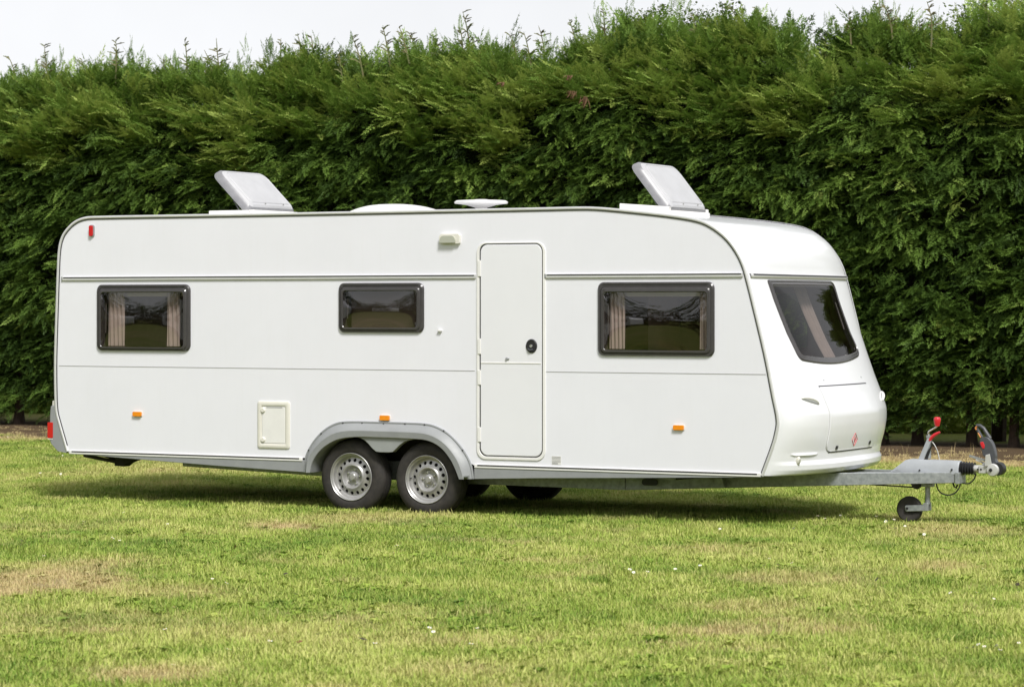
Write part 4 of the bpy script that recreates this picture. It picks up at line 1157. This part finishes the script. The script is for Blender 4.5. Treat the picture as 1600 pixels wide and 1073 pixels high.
# dark gaps: foot, and hinge line at the top
for nm, a, b_, zz, w_ in (('gap', HL + .06, HRr - .05, HZ0 - .003, .006), ('gap', HL + .0, HRr - .03, HZ1 + .004, .006)):
    m_ = MB(); yl2 = [a + (b_ - a) * i / 30 for i in range(31)]
    m_.loops([[tuple(cap(y, zz + dz, o)) for y in yl2] for dz, o in ((-w_, .001), (-w_, .004), (w_, .004), (w_, .001))], close=False)
    m_.build('hatch_gap', M_LINE, hs_, ang=60)
for p in ((1305.5, 698.3), (1357, 690.3)):
    c = cap_hit(*p); q = cap(c.y, c.z, .009)
    MB().prism(rrect(-.018, .018, -.016, .016, .009, 4), -.006, .007).build('hatch_latch', M_BLACK, None, bevel=.003, loc=q)
    o = bpy.context.scene.objects[-1] if False else None
def place_on_cap(o, c, off, parent):
    q = cap(c.y, c.z, off); n_ = (cap(c.y, c.z, .05) - cap(c.y, c.z)).normalized()
    rot = n_.to_track_quat('-Y', 'Z'); o.data.transform(Matrix.Translation(q) @ rot.to_matrix().to_4x4()); o.location = (0, 0, 0); attach(o, parent)
for o in [o for o in COL.objects if o.name.startswith('hatch_latch')]:
    bpy.data.objects.remove(o)
for p in ((1305.5, 698.3), (1357, 690.3)):
    o = MB().prism(rrect(-.018, .018, -.016, .016, .009, 4), -.007, .006).build('hatch_latch', M_BLACK, None, bevel=.003); place_on_cap(o, cap_hit(*p), .009, hatch)
em = MB()
dia = [cap_hit(*p) for p in ((1335, 675.8), (1337.6, 685), (1332.3, 695.4), (1329.6, 686.5))]
dia = [cap(p.y, p.z, .011) for p in dia]
em.tube([dia[0].lerp(dia[1], .0), dia[1], dia[2], dia[3]], .0028, 5, closed=True)
cc = (dia[0] + dia[2]) / 2
em.tube([cc + (dia[0] - cc) * .45, cc, cc + (dia[2] - cc) * .45], [.003, .0085, .003], 5)
em.build('red_emblem', M_REDP, hatch)
# grab handles
for p0, p1, p2 in (((1252, 622), (1264, 622), (1279, 631)), ((1368, 627), (1371, 618), (1376, 611))):
    a, b_, c = [cap_hit(*p) for p in (p0, p1, p2)]
    if p0[0] > 1300:
        a = Vector((0, W - .40, a.z)); b_ = Vector((0, W - .32, (a.z + .04))); c = Vector((0, W - .25, a.z + .07))
    path = []
    for k in range(11):
        f = k / 10; y = (1 - f) ** 2 * a.y + 2 * f * (1 - f) * b_.y + f * f * c.y; z = (1 - f) ** 2 * a.z + 2 * f * (1 - f) * b_.z + f * f * c.z
        path.append(cap(y, z, .002 + (.014 if p0[0] > 1300 else .024) * math.sin(PI * f) ** .6))
    g_ = MB().tube(path, [.007 + .006 * math.sin(PI * k / 10) for k in range(11)], 10).build('grab_handle', M_PLASTIC, van, ang=80)
for p in ((1246, 719),):
    c = cap_hit(*p); o = MB().lathe([(.0, -.03), (.014, -.028), (.022, -.018), (.024, .0)], n=18); o.v = [(x * .75, y, z * 1.5) for x, y, z in o.v]
    o = o.build('marker_lamp', M_CREAM, None); place_on_cap(o, c, .0, van)
    o = MB().lathe([(.0, -.016), (.012, -.014), (.015, .0)], n=14); o.v = [(x * .75, y - .018, z * 1.5) for x, y, z in o.v]
    o = o.build('lamp_lens', M_LENS, None); place_on_cap(o, c, .0, [q for q in COL.objects if q.name == 'marker_lamp'][0])
    # brow above the lamp
    m_ = MB(); yl3 = [c.y - .07 + .30 * i / 20 for i in range(21)]
    m_.loops([[tuple(cap(max(.012, y), .598 + dz, o_ * math.sin(PI * min(1, max(0, i / 20))) ** .5)) for i, y in enumerate(yl3)] for dz, o_ in ((.014, .0005), (.008, .012), (-.004, .014), (-.007, .0005))], close=False)
    m_.build('lamp_brow', M_GRP, van, ang=60)
for p in ((1287, 594), (1345, 589)):
    o = MB().lathe([(.0, -.004), (.006, -.003), (.008, .001)], n=10).build('screw_cap', M_GREY, None); place_on_cap(o, cap_hit(*p), .001, van)

# roof fittings ------------------------------------------------------
def skylight(hx_, hz_, tx_, tz_, base_x0, zb, slope, label=None):
    y0, y1 = .72, 1.53
    b_ = MB(); n_ = 0
    # base frame: a sloped collar
    bx0, bx1 = base_x0, hx_ + .012
    zf = lambda x: zb + slope * (x - bx0)
    for (xa, xb, ya, yb) in ((bx0, bx1, y0 - .03, y0 + .05), (bx0, bx1, y1 - .05, y1 + .03), (bx0, bx0 + .07, y0 + .05, y1 - .05), (bx1 - .07, bx1, y0 + .05, y1 - .05)):
        b_.add([(x, y, zf(x) + h) for x in (xa, xb) for y in (ya, yb) for h in (-.03, .065)], [(0, 1, 3, 2), (4, 6, 7, 5), (0, 4, 5, 1), (2, 3, 7, 6), (0, 2, 6, 4), (1, 5, 7, 3)])
    base = b_.build('skylight', M_PLASTIC, van, bevel=.008)
    # lid in its own frame: u from hinge to free end, w outward
    U = Vector((tx_ - hx_, 0, tz_ - hz_)); L = U.length; U.normalize(); Nn = Vector((-U.z, 0, U.x));
    if Nn.x < 0: Nn = -Nn
    def P(u, y, w): return tuple(Vector((hx_, y, hz_)) + U * u + Nn * w)
    m_ = MB(); o_ = rrect(-.01, L, y0, y1, [.05, .11, .11, .05], 6)
    def rr_(d): return rrect(-.01 + d, L - d, y0 + d, y1 - d, [max(.02, .05 - d * .3), max(.03, .11 - d * .5), max(.03, .11 - d * .5), max(.02, .05 - d * .3)], 6)
    PL = lambda pts, w: [P(u, y, w) for u, y in pts]
    m_.loops([PL(rr_(.02), -.035), PL(rr_(0), -.035), PL(rr_(0), -.024), PL(rr_(.012), .018), PL(rr_(.05), .050), PL(rr_(.065), .052), PL(rr_(.068), .049), PL(rr_(.074), .049), PL(rr_(.082), .056), PL(rr_(.16), .066), PL(rr_(.24), .070)], fill_last=True)
    lid = m_.build('lid', M_LID, base, ang=30)
    m_ = MB(); m_.loops([PL(rr_(.03), -.030), PL(rr_(.05), .035), PL(rr_(.10), .042)], fill_last=True); m_.build('lid_liner', M_LIDRIM, base, ang=40)
    m_ = MB(); m_.loops([PL(rr_(-.002), -.030), PL(rr_(-.002), -.022), PL(rr_(.010), .017), PL(rr_(.028), .036)]); m_.build('lid_rim', M_LIDRIM, base, ang=30)
    for k in (.36, .74):
        yy = y0 + (y1 - y0) * k
        MB().lathe([(.0, -.006), (.009, -.005), (.011, .004)], P(.05, yy, .055), 'x', 8).build('lid_screw', M_JOINT, base)
    # rear flange of the hinge
    MB().box(hx_ - .02, hx_ + .045, y0 + .02, y1 - .02, hz_ - .06, hz_ + .012).build('hinge_block', M_PLASTIC, base, bevel=.006)
    for yy in (y0 + .02,):
        MB().tube([(hx_ - .10, yy, zf(hx_ - .10) + .05), P(.26, yy, -.03)], .005, 6).build('lid_strut', M_CHAR, base)
    return base
skylight(-2.285, 2.672, -2.675, 3.052, -2.70, 2.615, 0.0)
skylight(1.945, 2.600, 1.600, 3.030, 1.50, 2.612, -.075)
# low ventilation dome
m_ = MB(); x0, x1, y0, y1 = -1.36, -.43, .72, 1.32; cxx, cyy = (x0 + x1) / 2, (y0 + y1) / 2; ls = []
for k in range(9):
    f = 1 - k / 8 * .97; h = .02 + .095 * (1 - f ** 2.6)
    ls.append([(cxx - .04 * (1 - f) + (x1 - x0) / 2 * f * np.sign(math.cos(a)) * abs(math.cos(a)) ** .55, cyy + (y1 - y0) / 2 * f * np.sign(math.sin(a)) * abs(math.sin(a)) ** .55, 2.607 + h) for a in [2 * PI * i / 48 for i in range(48)]])
m_.loops([[(p[0], p[1], 2.60) for p in ls[0]]] + ls, fill_last=True); m_.build('roof_vent', M_PLASTIC, van, ang=50)
# saucer aerial on a short stem
an = MB().lathe([(.0, .132), (.05, .131), (.085, .122), (.12, .118), (.18, .122), (.222, .120), (.240, .108), (.236, .094), (.20, .090), (.14, .082), (.10, .070), (.06, .058), (.05, .050), (.048, -.02)], (-.005, 1.0, 2.617), 'z', 40).build('roof_aerial', M_PLASTIC, van, ang=45)

# chassis ------------------------------------------------------------
pa, pb = at(980, 765, .36), at(1498, 754, 1.09)
for s in (1, -1):
    yy = lambda y: y if s > 0 else W - y
    f = lambda t_: (pa.x + (pb.x - pa.x) * t_, yy(pa.y + (pb.y - pa.y) * t_), pa.z + (pb.z - pa.z) * t_)
    m_ = MB()
    for t0_, t1_, h0, h1 in ((0, .62, .135, .105), (.62, 1, .105, .088)):
        A, B = f(t0_), f(t1_)
        sec = lambda P_, h: [(P_[0], P_[1] - .028, P_[2]), (P_[0], P_[1] + .028, P_[2]), (P_[0], P_[1] + .028, P_[2] + h), (P_[0], P_[1] - .028, P_[2] + h)]
        m_.loops([sec(A, h0), sec(B, h1)])
    E_ = f(1); m_.add(sec(E_, .088), [(0, 1, 2, 3)])
    m_.build('drawbar_beam', M_GALV, van, bevel=.004)
    r0_ = at(335, 732, .36); r1_ = at(745, 756, .36)
    m_ = MB()
    zz0, zz1, zz2 = .335, .275, pa.z
    pts = [(-2.75, zz0), (-1.2, .285), (.2, .262), (pa.x - .01, zz2), (pa.x - .01, zz2 + .15), (.2, .44), (-2.75, .44)]
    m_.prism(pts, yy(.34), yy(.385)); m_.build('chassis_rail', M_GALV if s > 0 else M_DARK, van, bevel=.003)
# brackets under the rail, step well
a = at(1131, 754, .55)
MB().prism([(a.x - .06, a.z - .03), (a.x + .06, a.z - .03), (a.x + .05, a.z - .015), (a.x + .03, a.z + .05), (a.x - .035, a.z + .05), (a.x - .05, a.z - .015)], .44, .50).build('tow_bracket', M_GALV, van, bevel=.003)
for xx in (-.30, .85):
    MB().box(xx - .02, xx + .02, .30, W - .3, .36, .44).build('cross_member', M_DARK, van, bevel=.003)
# slot in the rail, drawn as a thin black plate
a0_, a1_ = at(1003, 747.5, .335), at(1028, 758.5, .335)
MB().prism(rrect(a0_.x, a1_.x, a1_.z, a0_.z, .025, 5), .331, .338).build('rail_slot', M_BLACK, van, bevel=.002)
MB().prism(poly([(104, 705), (476, 718.5), (476, 737.4), (340, 727.5), (112, 708.5)]), W - .06, W + .006).build('skirt', M_GREY, van, bevel=.004)
MB().prism(poly([(741.5, 729.5), (1190, 743.5), (1190, 745.2), (840, 746.6), (741.5, 747.8)]), W - .06, W + .006).build('skirt', M_GREY, van, bevel=.004)
MB().prism(AO + AI[::-1], W - .1, W + .05).build('wheel_arch', M_GREY, van)
MB().box(.5, 2.3, .5, W - .42, .285, .445).box(-2.5, -1.15, .5, W - .42, .31, .455).build('underfloor_light_block', M_DARK, van, bevel=.02)  # unseen boxes added under the floor to deepen the shadow
# corner steadies
for yy in (.32, W - .32):
    a, b_, c = at(132, 711, .32), at(186, 722, .32), at(222, 719, .32)
    st = MB().beam((a.x, yy, a.z), (b_.x, yy, b_.z), .04, .03).beam((a.x + .12, yy + .05, a.z + .01), (b_.x + .02, yy + .05, b_.z + .01), .02, .02).build('corner_steady', M_DARK, van, bevel=.004)
    MB().prism([(b_.x - .02, b_.z - .03), (b_.x + .08, b_.z - .035), (b_.x + .13, b_.z - .0), (c.x, c.z + .02), (c.x + .02, c.z + .06), (b_.x, c.z + .06)], yy - .05, yy + .06).build('steady_foot', M_DARK, st, bevel=.006)
    fx = 2.2
    MB().beam((fx + .5, yy, .42), (fx, yy, .37), .04, .03).build('corner_steady', M_DARK, van, bevel=.004)
for px in (790, 840):
    q = at(px, 766, 1.9); MB().prism([(q.x - .12, .34), (q.x - .07, .27), (q.x + .1, .27), (q.x + .14, .34)], 1.75, 1.95).build('far_bracket', M_DARK, van, bevel=.004)

# hitch --------------------------------------------------------------
def CP(px, py): return xz(px, py, CY)
def CV(px, py, dy=0.0): q = at(px, py, CY); return Vector((q.x, CY + dy, q.z))
cov = MB()
prof = [CP(1392.5, 737), (CP(1406, 727)), CP(1418, 718), CP(1424, 716.6), CP(1499, 719.6), CP(1502, 722), CP(1500.5, 738.5)]
rings = []
for (x, z), hw in zip(prof, (.060, .075, .085, .085, .075, .072, .072)):
    zb_ = CP(1440, 738)[1]
    dz = max(0.0, z - zb_)
    rings.append([(x, CY - hw, zb_ - .002), (x, CY - hw, zb_ + dz * .55), (x, CY - hw * .66, zb_ + dz), (x, CY + hw * .66, zb_ + dz), (x, CY + hw, zb_ + dz * .55), (x, CY + hw, zb_ - .002)])
cov.loops(rings, close=False); cov.add(rings[0], [tuple(range(6))]); cov.add(rings[-1], [tuple(range(6))])
cover = cov.build('coupling_cover', M_HOUSE, van, bevel=.006)
for p in ((1442, 733.5), (1492, 732.5)):
    q = CV(*p); MB().lathe([(.0, -.006), (.006, -.006), (.008, .0), (.008, .006)], (q.x, CY - .084, q.z), 'y', 10).build('bolt', M_BLACK, cover)
q0, q1 = CV(1497, 754), CV(1504, 738)
MB().box(q0.x, q1.x, CY - .085, CY + .085, q0.z - .004, q1.z + .005).build('drawbar_end_plate', M_GALV, van, bevel=.004)
MB().prism([CP(1312, 738), CP(1400, 737), CP(1400, 739), CP(1312, 741)], CY - .12, CY + .12).build('drawbar_top_plate', M_GALV, van, bevel=.002)
# bellows
bl = []
b0, b1 = CV(1502, 731), CV(1523, 732)
nr_ = 5
for k in range(nr_ * 4 + 1):
    f = k / (nr_ * 4); rad = (.050 + .009 * math.cos(k * PI / 2)) * (1 - .10 * f)
    bl.append((rad, (b1.x - b0.x) * f))
m_ = MB().lathe([(.0, 0)] + bl + [(.0, b1.x - b0.x)], (b0.x, CY, (b0.z + b1.z) / 2), 'x', 24)
m_.build('rubber_bellows', M_BLACK, van, ang=60)
# hitch tube and head
h0, h1 = CV(1522, 732), CV(1547, 732)
hh = MB().tube([h0, h1], .031, 14).box(CV(1531, 0).x, CV(1544, 0).x, CY - .036, CY + .036, h0.z - .034, h0.z + .030).build('hitch_head', M_WAXY, van, bevel=.004)
for px in (1530, 1535):
    q = CV(px, 732.5); MB().lathe([(.0, -.005), (.008, -.005), (.008, .005)], (q.x, CY - .036, q.z), 'y', 10).build('hitch_bolt', M_BLACK, hh)
q = CV(1553.7, 733.5)
MB().lathe([(.0, -.062), (.020, -.062), (.045, -.058), (.052, -.050), (.052, -.02), (.05, .05), (.0, .055)], (q.x, CY, q.z), 'y', 26).build('hitch_cup', M_WAXY, hh)
MB().lathe([(.0, -.072), (.013, -.072), (.016, -.060)], (q.x - .012, CY, q.z), 'y', 12).build('friction_pad_bolt', M_BLACK, hh)
MB().lathe([(.0, -.045), (.05, -.045), (.055, -.03), (.055, .03), (.0, .04)], (q.x + .034, CY + .012, q.z + .008), 'y', 22).build('friction_pad', M_BLACK, hh)
MB().prism([CP(1541.5, 728), CP(1543, 710), CP(1549.5, 708.5), CP(1553, 727)], CY - .055, CY - .045).build('stabiliser_plate', M_WAXY, hh, bevel=.003)
lv_ = MB().prism(smooth_line([CP(*p) for p in ((1537, 711), (1535, 700), (1532, 692), (1533, 685), (1537, 682.5), (1544.5, 682), (1551.5, 690), (1555.5, 702), (1557.5, 713), (1556.5, 717), (1560.5, 724), (1561, 731), (1553, 728), (1548, 718))], 1), CY - .030, CY + .030).build('stabiliser_lever', M_CHAR, hh, bevel=.010)
MB().tube([CV(1534.5, 683), CV(1529, 674), CV(1525.3, 668), CV(1527, 664.8), CV(1531, 664.5), CV(1537, 669), CV(1543, 679), CV(1547, 685)], [.011, .013, .014, .014, .014, .015, .017, .018], 10).build('lever_handle', M_CHAR, hh, ang=80)
MB().tube([CV(1526, 671, -.012), CV(1525, 668, -.012), CV(1527, 666, -.012)], .007, 6).tube([CV(1529, 676, -.014), CV(1533, 683, -.014)], .006, 6).build('orange_trim', mat('orange_plastic', (.6, .22, .04), .4), hh)
MB().prism([CP(*p) for p in ((1533, 690.5), (1538, 689.5), (1540.5, 695), (1540, 700), (1537.5, 701), (1534.5, 696))], CY - .036, CY - .028).build('red_button', M_REDP, hh, bevel=.004)
MB().beam(CV(1516, 711.5, -.02), CV(1541, 719, -.02), .012, .016).build('release_lever', M_GALV, hh)
MB().beam(CV(1523.5, 718, .02), CV(1540, 724.5, .02), .012, .012).tube([CV(1536, 726), CV(1541, 724)], .014, 8).build('latch_lever', M_WAXY, hh)
# handbrake
MB().prism([CP(*p) for p in ((1435, 719.5), (1450, 685), (1454.5, 684.5), (1456.5, 688), (1443.5, 719.5))], CY - .022, CY - .006).build('handbrake_lever', M_HOUSE, van, bevel=.004)
hb = [o for o in COL.objects if o.name == 'handbrake_lever'][0]
MB().tube([CV(1453.5, 688, -.014), CV(1457, 682.5, -.014), CV(1462, 678.5, -.014), CV(1466, 676.5, -.014), CV(1469.5, 674.6, -.014)], [.013, .015, .014, .012, .008], 10).build('handbrake_grip', M_REDP, hb, ang=80)
MB().prism([CP(*p) for p in ((1443.5, 719.5), (1447.5, 708), (1454, 697), (1456, 690), (1458, 690), (1451, 712), (1448.5, 719.5))], CY - .003, CY + .012).build('brake_quadrant', M_BLACK, hb, bevel=.002)
# jockey wheel
jx, jz = CP(1421.5, 789.5)
jw = MB().tube([CV(1449.5, 757), CV(1449.5, 787)], .021, 12).build('jockey_wheel', M_GALV, van, ang=40)
MB().tube([CV(1450, 716, .02), CV(1450.2, 682, .02)], .019, 12).tube([CV(1450.2, 683, .02), CV(1450.2, 680, .02)], .024, 10).build('jockey_tube', M_GALV, jw)
MB().prism([CP(*p) for p in ((1416.5, 789.5), (1418.5, 788.6), (1445, 788.0), (1445, 785), (1453, 785), (1453, 797.5), (1418.5, 798.3), (1416.5, 796))], CY - .043, CY - .030).build('wheel_fork', M_GALV, jw, bevel=.004)
MB().prism([CP(*p) for p in ((1416.5, 789.5), (1418.5, 788.6), (1445, 788.0), (1445, 785), (1453, 785), (1453, 797.5), (1418.5, 798.3), (1416.5, 796))], CY + .030, CY + .043).build('wheel_fork', M_GALV, jw, bevel=.004)
MB().lathe([(.0, -.022), (.05, -.022), (.058, -.026), (.095, -.027), (.108, -.016), (.110, 0), (.108, .016), (.095, .027), (.058, .026), (.0, .022)], (jx, CY, .118), 'y', 40).build('jockey_tyre', M_RUBBER, jw, ang=35)
q = CP(1420, 793.3); MB().lathe([(.0, -.052), (.010, -.052), (.012, -.040)], (q[0], CY, q[1]), 'y', 10).build('axle_bolt', M_BLACK, jw)
MB().tube([CV(1450.3, 681, .02), CV(1450.5, 675.5, .0), CV(1452, 673.5), CV(1463, 667), CV(1464.8, 665), CV(1464.9, 662)], .0075, 8).build('crank_handle', M_CHROME, jw, ang=80)
q = CV(1464.4, 659)
MB().lathe([(.0, .043), (.020, .040), (.028, .030), (.029, .012), (.024, -.012), (.019, -.034), (.0, -.036)], (q.x, q.y, q.z), 'z', 20).build('crank_knob', M_REDP, jw, ang=50)
MB().box(CV(1442, 0).x, CV(1458, 0).x, CY - .05, CY + .05, CV(1450, 760).z, CV(1450, 754).z).build('jockey_clamp', M_GALV, jw, bevel=.006)
# cables and rods
def arc(p0, p1, p2, n=14): 
    return [p0 * (1 - f) ** 2 + p1 * 2 * f * (1 - f) + p2 * f * f for f in [k / n for k in range(n + 1)]]
MB().tube(arc(CV(1463.5, 755), CV(1466, 771, -.03), CV(1483, 772.6, -.04)) + arc(CV(1483, 772.6, -.04), CV(1499, 772.6, -.03), CV(1502, 754, -.02))[1:], .006, 6).build('brake_cable', M_BLACK, van, ang=80)
MB().tube(arc(CV(1504, 754), CV(1514, 757.5), CV(1519.5, 751)) + arc(CV(1519.5, 751), CV(1524, 747), CV(1524.5, 740))[1:], .006, 6).build('brake_cable', M_BLACK, van, ang=80)
MB().tube(arc(CV(1456.5, 690), CV(1465.5, 700), CV(1467.8, 718)), .004, 6).build('handbrake_cable', M_WAXY, van, ang=80)
MB().tube([CV(1489, 754), CV(1491, 760), CV(1494, 762), CV(1496, 757)], .008, 6).build('safety_hook', M_BLACK, van, ang=80)
MB().beam(CV(1360, 756.5), CV(1430, 761), .012, .012).build('brake_rod', M_DARK, van)
MB().prism([CP(*p) for p in ((1424, 755), (1441, 755), (1439, 760), (1434, 764), (1429, 762))], CY - .03, CY + .03).build('rod_bracket', M_DARK, van, bevel=.003)
# ------------------------------------------------------------------ small things on the lawn
M_PETAL = mat('petal_white', (.82, .82, .80), .6)
M_YOLK = mat('daisy_yellow', (.75, .5, .04), .6)
M_LEAFD = mat('fallen_leaf_brown', (.22, .10, .04), .7, var=.4, vscale=40)
M_LEAFK = mat('fallen_leaf_dark', (.05, .035, .022), .7, var=.4, vscale=40)
def daisy_mesh():
    vs, fs = [(0, 0, .004)], []
    for k in range(10):
        a = 2 * PI * k / 10; c, s = math.cos(a), math.sin(a); w = .0042
        b_ = len(vs)
        vs.extend([(c * .004 - s * w * .5, s * .004 + c * w * .5, .003), (c * .013 - s * w, s * .013 + c * w, .005), (c * .0165, s * .0165, .004), (c * .013 + s * w, s * .013 - c * w, .005), (c * .004 + s * w * .5, s * .004 - c * w * .5, .003)])
        fs.append((b_, b_ + 1, b_ + 2, b_ + 3, b_ + 4))
    b_ = len(vs)
    vs.append((0, 0, .009)); vs.extend([(.0062 * math.cos(2 * PI * k / 8), .0062 * math.sin(2 * PI * k / 8), .005) for k in range(8)])
    yf = [(b_, b_ + 1 + k, b_ + 1 + (k + 1) % 8) for k in range(8)]
    c0 = len(vs)
    vs.extend([(.001, 0, .003), (-.0005, .0009, .003), (-.0005, -.0009, .003), (.001, 0, -.05), (-.0005, .0009, -.05), (-.0005, -.0009, -.05)])
    sf = [(c0, c0 + 1, c0 + 4, c0 + 3), (c0 + 1, c0 + 2, c0 + 5, c0 + 4), (c0 + 2, c0, c0 + 3, c0 + 5)]
    me = bpy.data.meshes.new('daisy'); me.from_pydata(vs, [], fs + yf + sf)
    for m_ in (M_PETAL, M_YOLK, M_WISP): me.materials.append(m_)
    for i, p in enumerate(me.polygons): p.material_index = 0 if i < len(fs) else (1 if i < len(fs) + len(yf) else 2)
    return me
DM = daisy_mesh()
daisy_px = [(22, 805), (36, 810), (43, 804), (57, 806), (94, 774), (129, 817), (131, 814), (152, 814), (164, 819), (193, 800), (207, 826), (262, 818), (290, 832), (176, 842), (187, 846), (205, 849), (222, 842), (254, 843), (69, 869),
            (364, 806), (302, 895), (296, 898), (332, 904), (354, 911), (241, 901), (462, 926), (272, 947), (190, 989), (258, 982), (422, 1001), (357, 1014), (496, 990), (271, 1039), (611, 797), (607, 798), (560, 813), (585, 812), (639, 835), (617, 852),
            (621, 851), (671, 844), (616, 863), (653, 978), (660, 970), (671, 979), (677, 986), (715, 978), (746, 980), (736, 1007), (562, 991), (532, 974), (586, 1005), (768, 923), (720, 1062), (1128, 811), (1125, 826), (1278, 807), (1285, 808), (1289, 811),
            (1313, 806), (1357, 811), (1369, 807), (1384, 815), (1397, 812), (1399, 824), (1414, 821), (1444, 833), (1595, 842), (1240, 825), (1202, 872), (1215, 882), (1194, 884), (1237, 879), (1026, 881), (1094, 884), (1066, 888), (1055, 892), (1085, 856),
            (1466, 875), (1537, 889), (1516, 927), (1526, 923), (1553, 932), (1591, 922), (1485, 924), (1465, 999), (1529, 1007), (1521, 1011), (1557, 1009), (1510, 1012), (1538, 1010), (1592, 1005), (1563, 1015), (1012, 897), (976, 889), (984, 893), (990, 898), (12, 683), (30, 699), (37, 701), (46, 711), (65, 692), (98, 712), (63, 738), (95, 740), (20, 845), (34, 848)]
for i, (px, py) in enumerate(daisy_px):
    q = gr(px, py)
    h = rh.uniform(.040, .055); q = gr(px, py, h)
    o = bpy.data.objects.new('daisy', DM); COL.objects.link(o)
    o.location = (q.x, q.y, float(bump_z(q.x, q.y)) + h); o.scale = [rh.uniform(.55, .85)] * 3
    o.rotation_euler = (rh.gauss(.25, .25), rh.gauss(0, .25), rh.uniform(0, 6))
    tag(o, 'small white daisy in flower among the mown grass', 'daisy', 'daisies dotted over the lawn')
def fallen(px, py, mt, s, label):
    q = gr(px, py, .04)
    pts = [(-.5, 0), (-.3, .2), (0, .3), (.3, .2), (.55, 0), (.3, -.2), (0, -.3), (-.3, -.2)]
    vs = [(0, 0, .012)] + [(x, y, .06 * abs(y) + .05 * x * x) for x, y in pts] + [(-.75, .03, .05)]
    me = bpy.data.meshes.new('fallen_leaf'); me.from_pydata([tuple(c * s for c in v) for v in vs], [], [(0, 1 + k, 1 + (k + 1) % 8) for k in range(8)] + [(0, 1, 9)])
    me.materials.append(mt)
    o = bpy.data.objects.new('fallen_leaf', me); COL.objects.link(o)
    o.location = (q.x, q.y, float(bump_z(q.x, q.y)) + .036); o.rotation_euler = (rh.gauss(.5, .3), rh.gauss(0, .3), rh.uniform(-1, 1))
    tag(o, label, 'leaf', 'fallen leaves on the lawn')
fallen(367, 856, M_LEAFD, .055, 'rusty brown fallen leaf on the grass in front of the service hatch')
fallen(567, 996, M_LEAFK, .05, 'dark curled fallen leaf on the lawn below the rear wheel')
fallen(446, 894, M_LEAFK, .04, 'dark fallen leaf on pale grass, nearest the service hatch side')
fallen(1370, 904, M_LEAFK, .05, 'left one of two dark leaves lying on the lawn below the jockey wheel')
fallen(1434, 904, M_LEAFK, .055, 'right one of two dark leaves lying on the lawn below the jockey wheel')
fallen(1590, 909, M_LEAFK, .05, 'dark fallen leaf at the far right edge of the lawn')
fallen(1463, 824, M_LEAFD, .06, 'tan fallen leaf on the grass just past the jockey wheel')
fallen(468, 1000, M_LEAFD, .04, 'small orange-brown fallen leaf on the lit lawn at bottom left of centre')

# two more caravans across the field, glimpsed as reflections in the windows
def distant_van(x, y, rz, label):
    root = empty('parked_caravan', (x, y, 0)); root.rotation_euler = (0, 0, rz); bpy.context.view_layer.update()
    pr = rrect(-3.0, 3.0, .45, 2.55, [.2, .25, .7, .35], 8)
    def loc(o): o.parent = root; return o
    loc(MB().prism(pr, -1.1, 1.1).build('body', M_WHITE, None, bevel=.03))
    for s in (-1, 1):
        for x0, x1 in ((-2.3, -1.2), (-.3, .5), (1.2, 2.4)):
            y0 = s * 1.1
            loc(MB().prism(rrect(x0, x1, 1.35, 1.95, .06, 4), min(y0, y0 + s * .03), max(y0, y0 + s * .03)).build('window', M_BLACK, None, bevel=.006))
        loc(MB().lathe([(.0, -.1), (.2, -.1), (.3, -.08), (.3, .08), (.0, .1)], (0, s * .95, .3), 'y', 20).build('wheel', M_RUBBER, None))
    loc(MB().box(-2.9, 4.3, -.05, .05, .36, .45).build('drawbar', M_GALV, None))
    tag(root, label, 'caravan')
distant_van(-15.5, -28.5, R(20), 'white caravan across the field, seen reflected in the window right of the door')
distant_van(-24, -26, R(50), 'white caravan at the field edge, seen reflected in the rearmost side window')
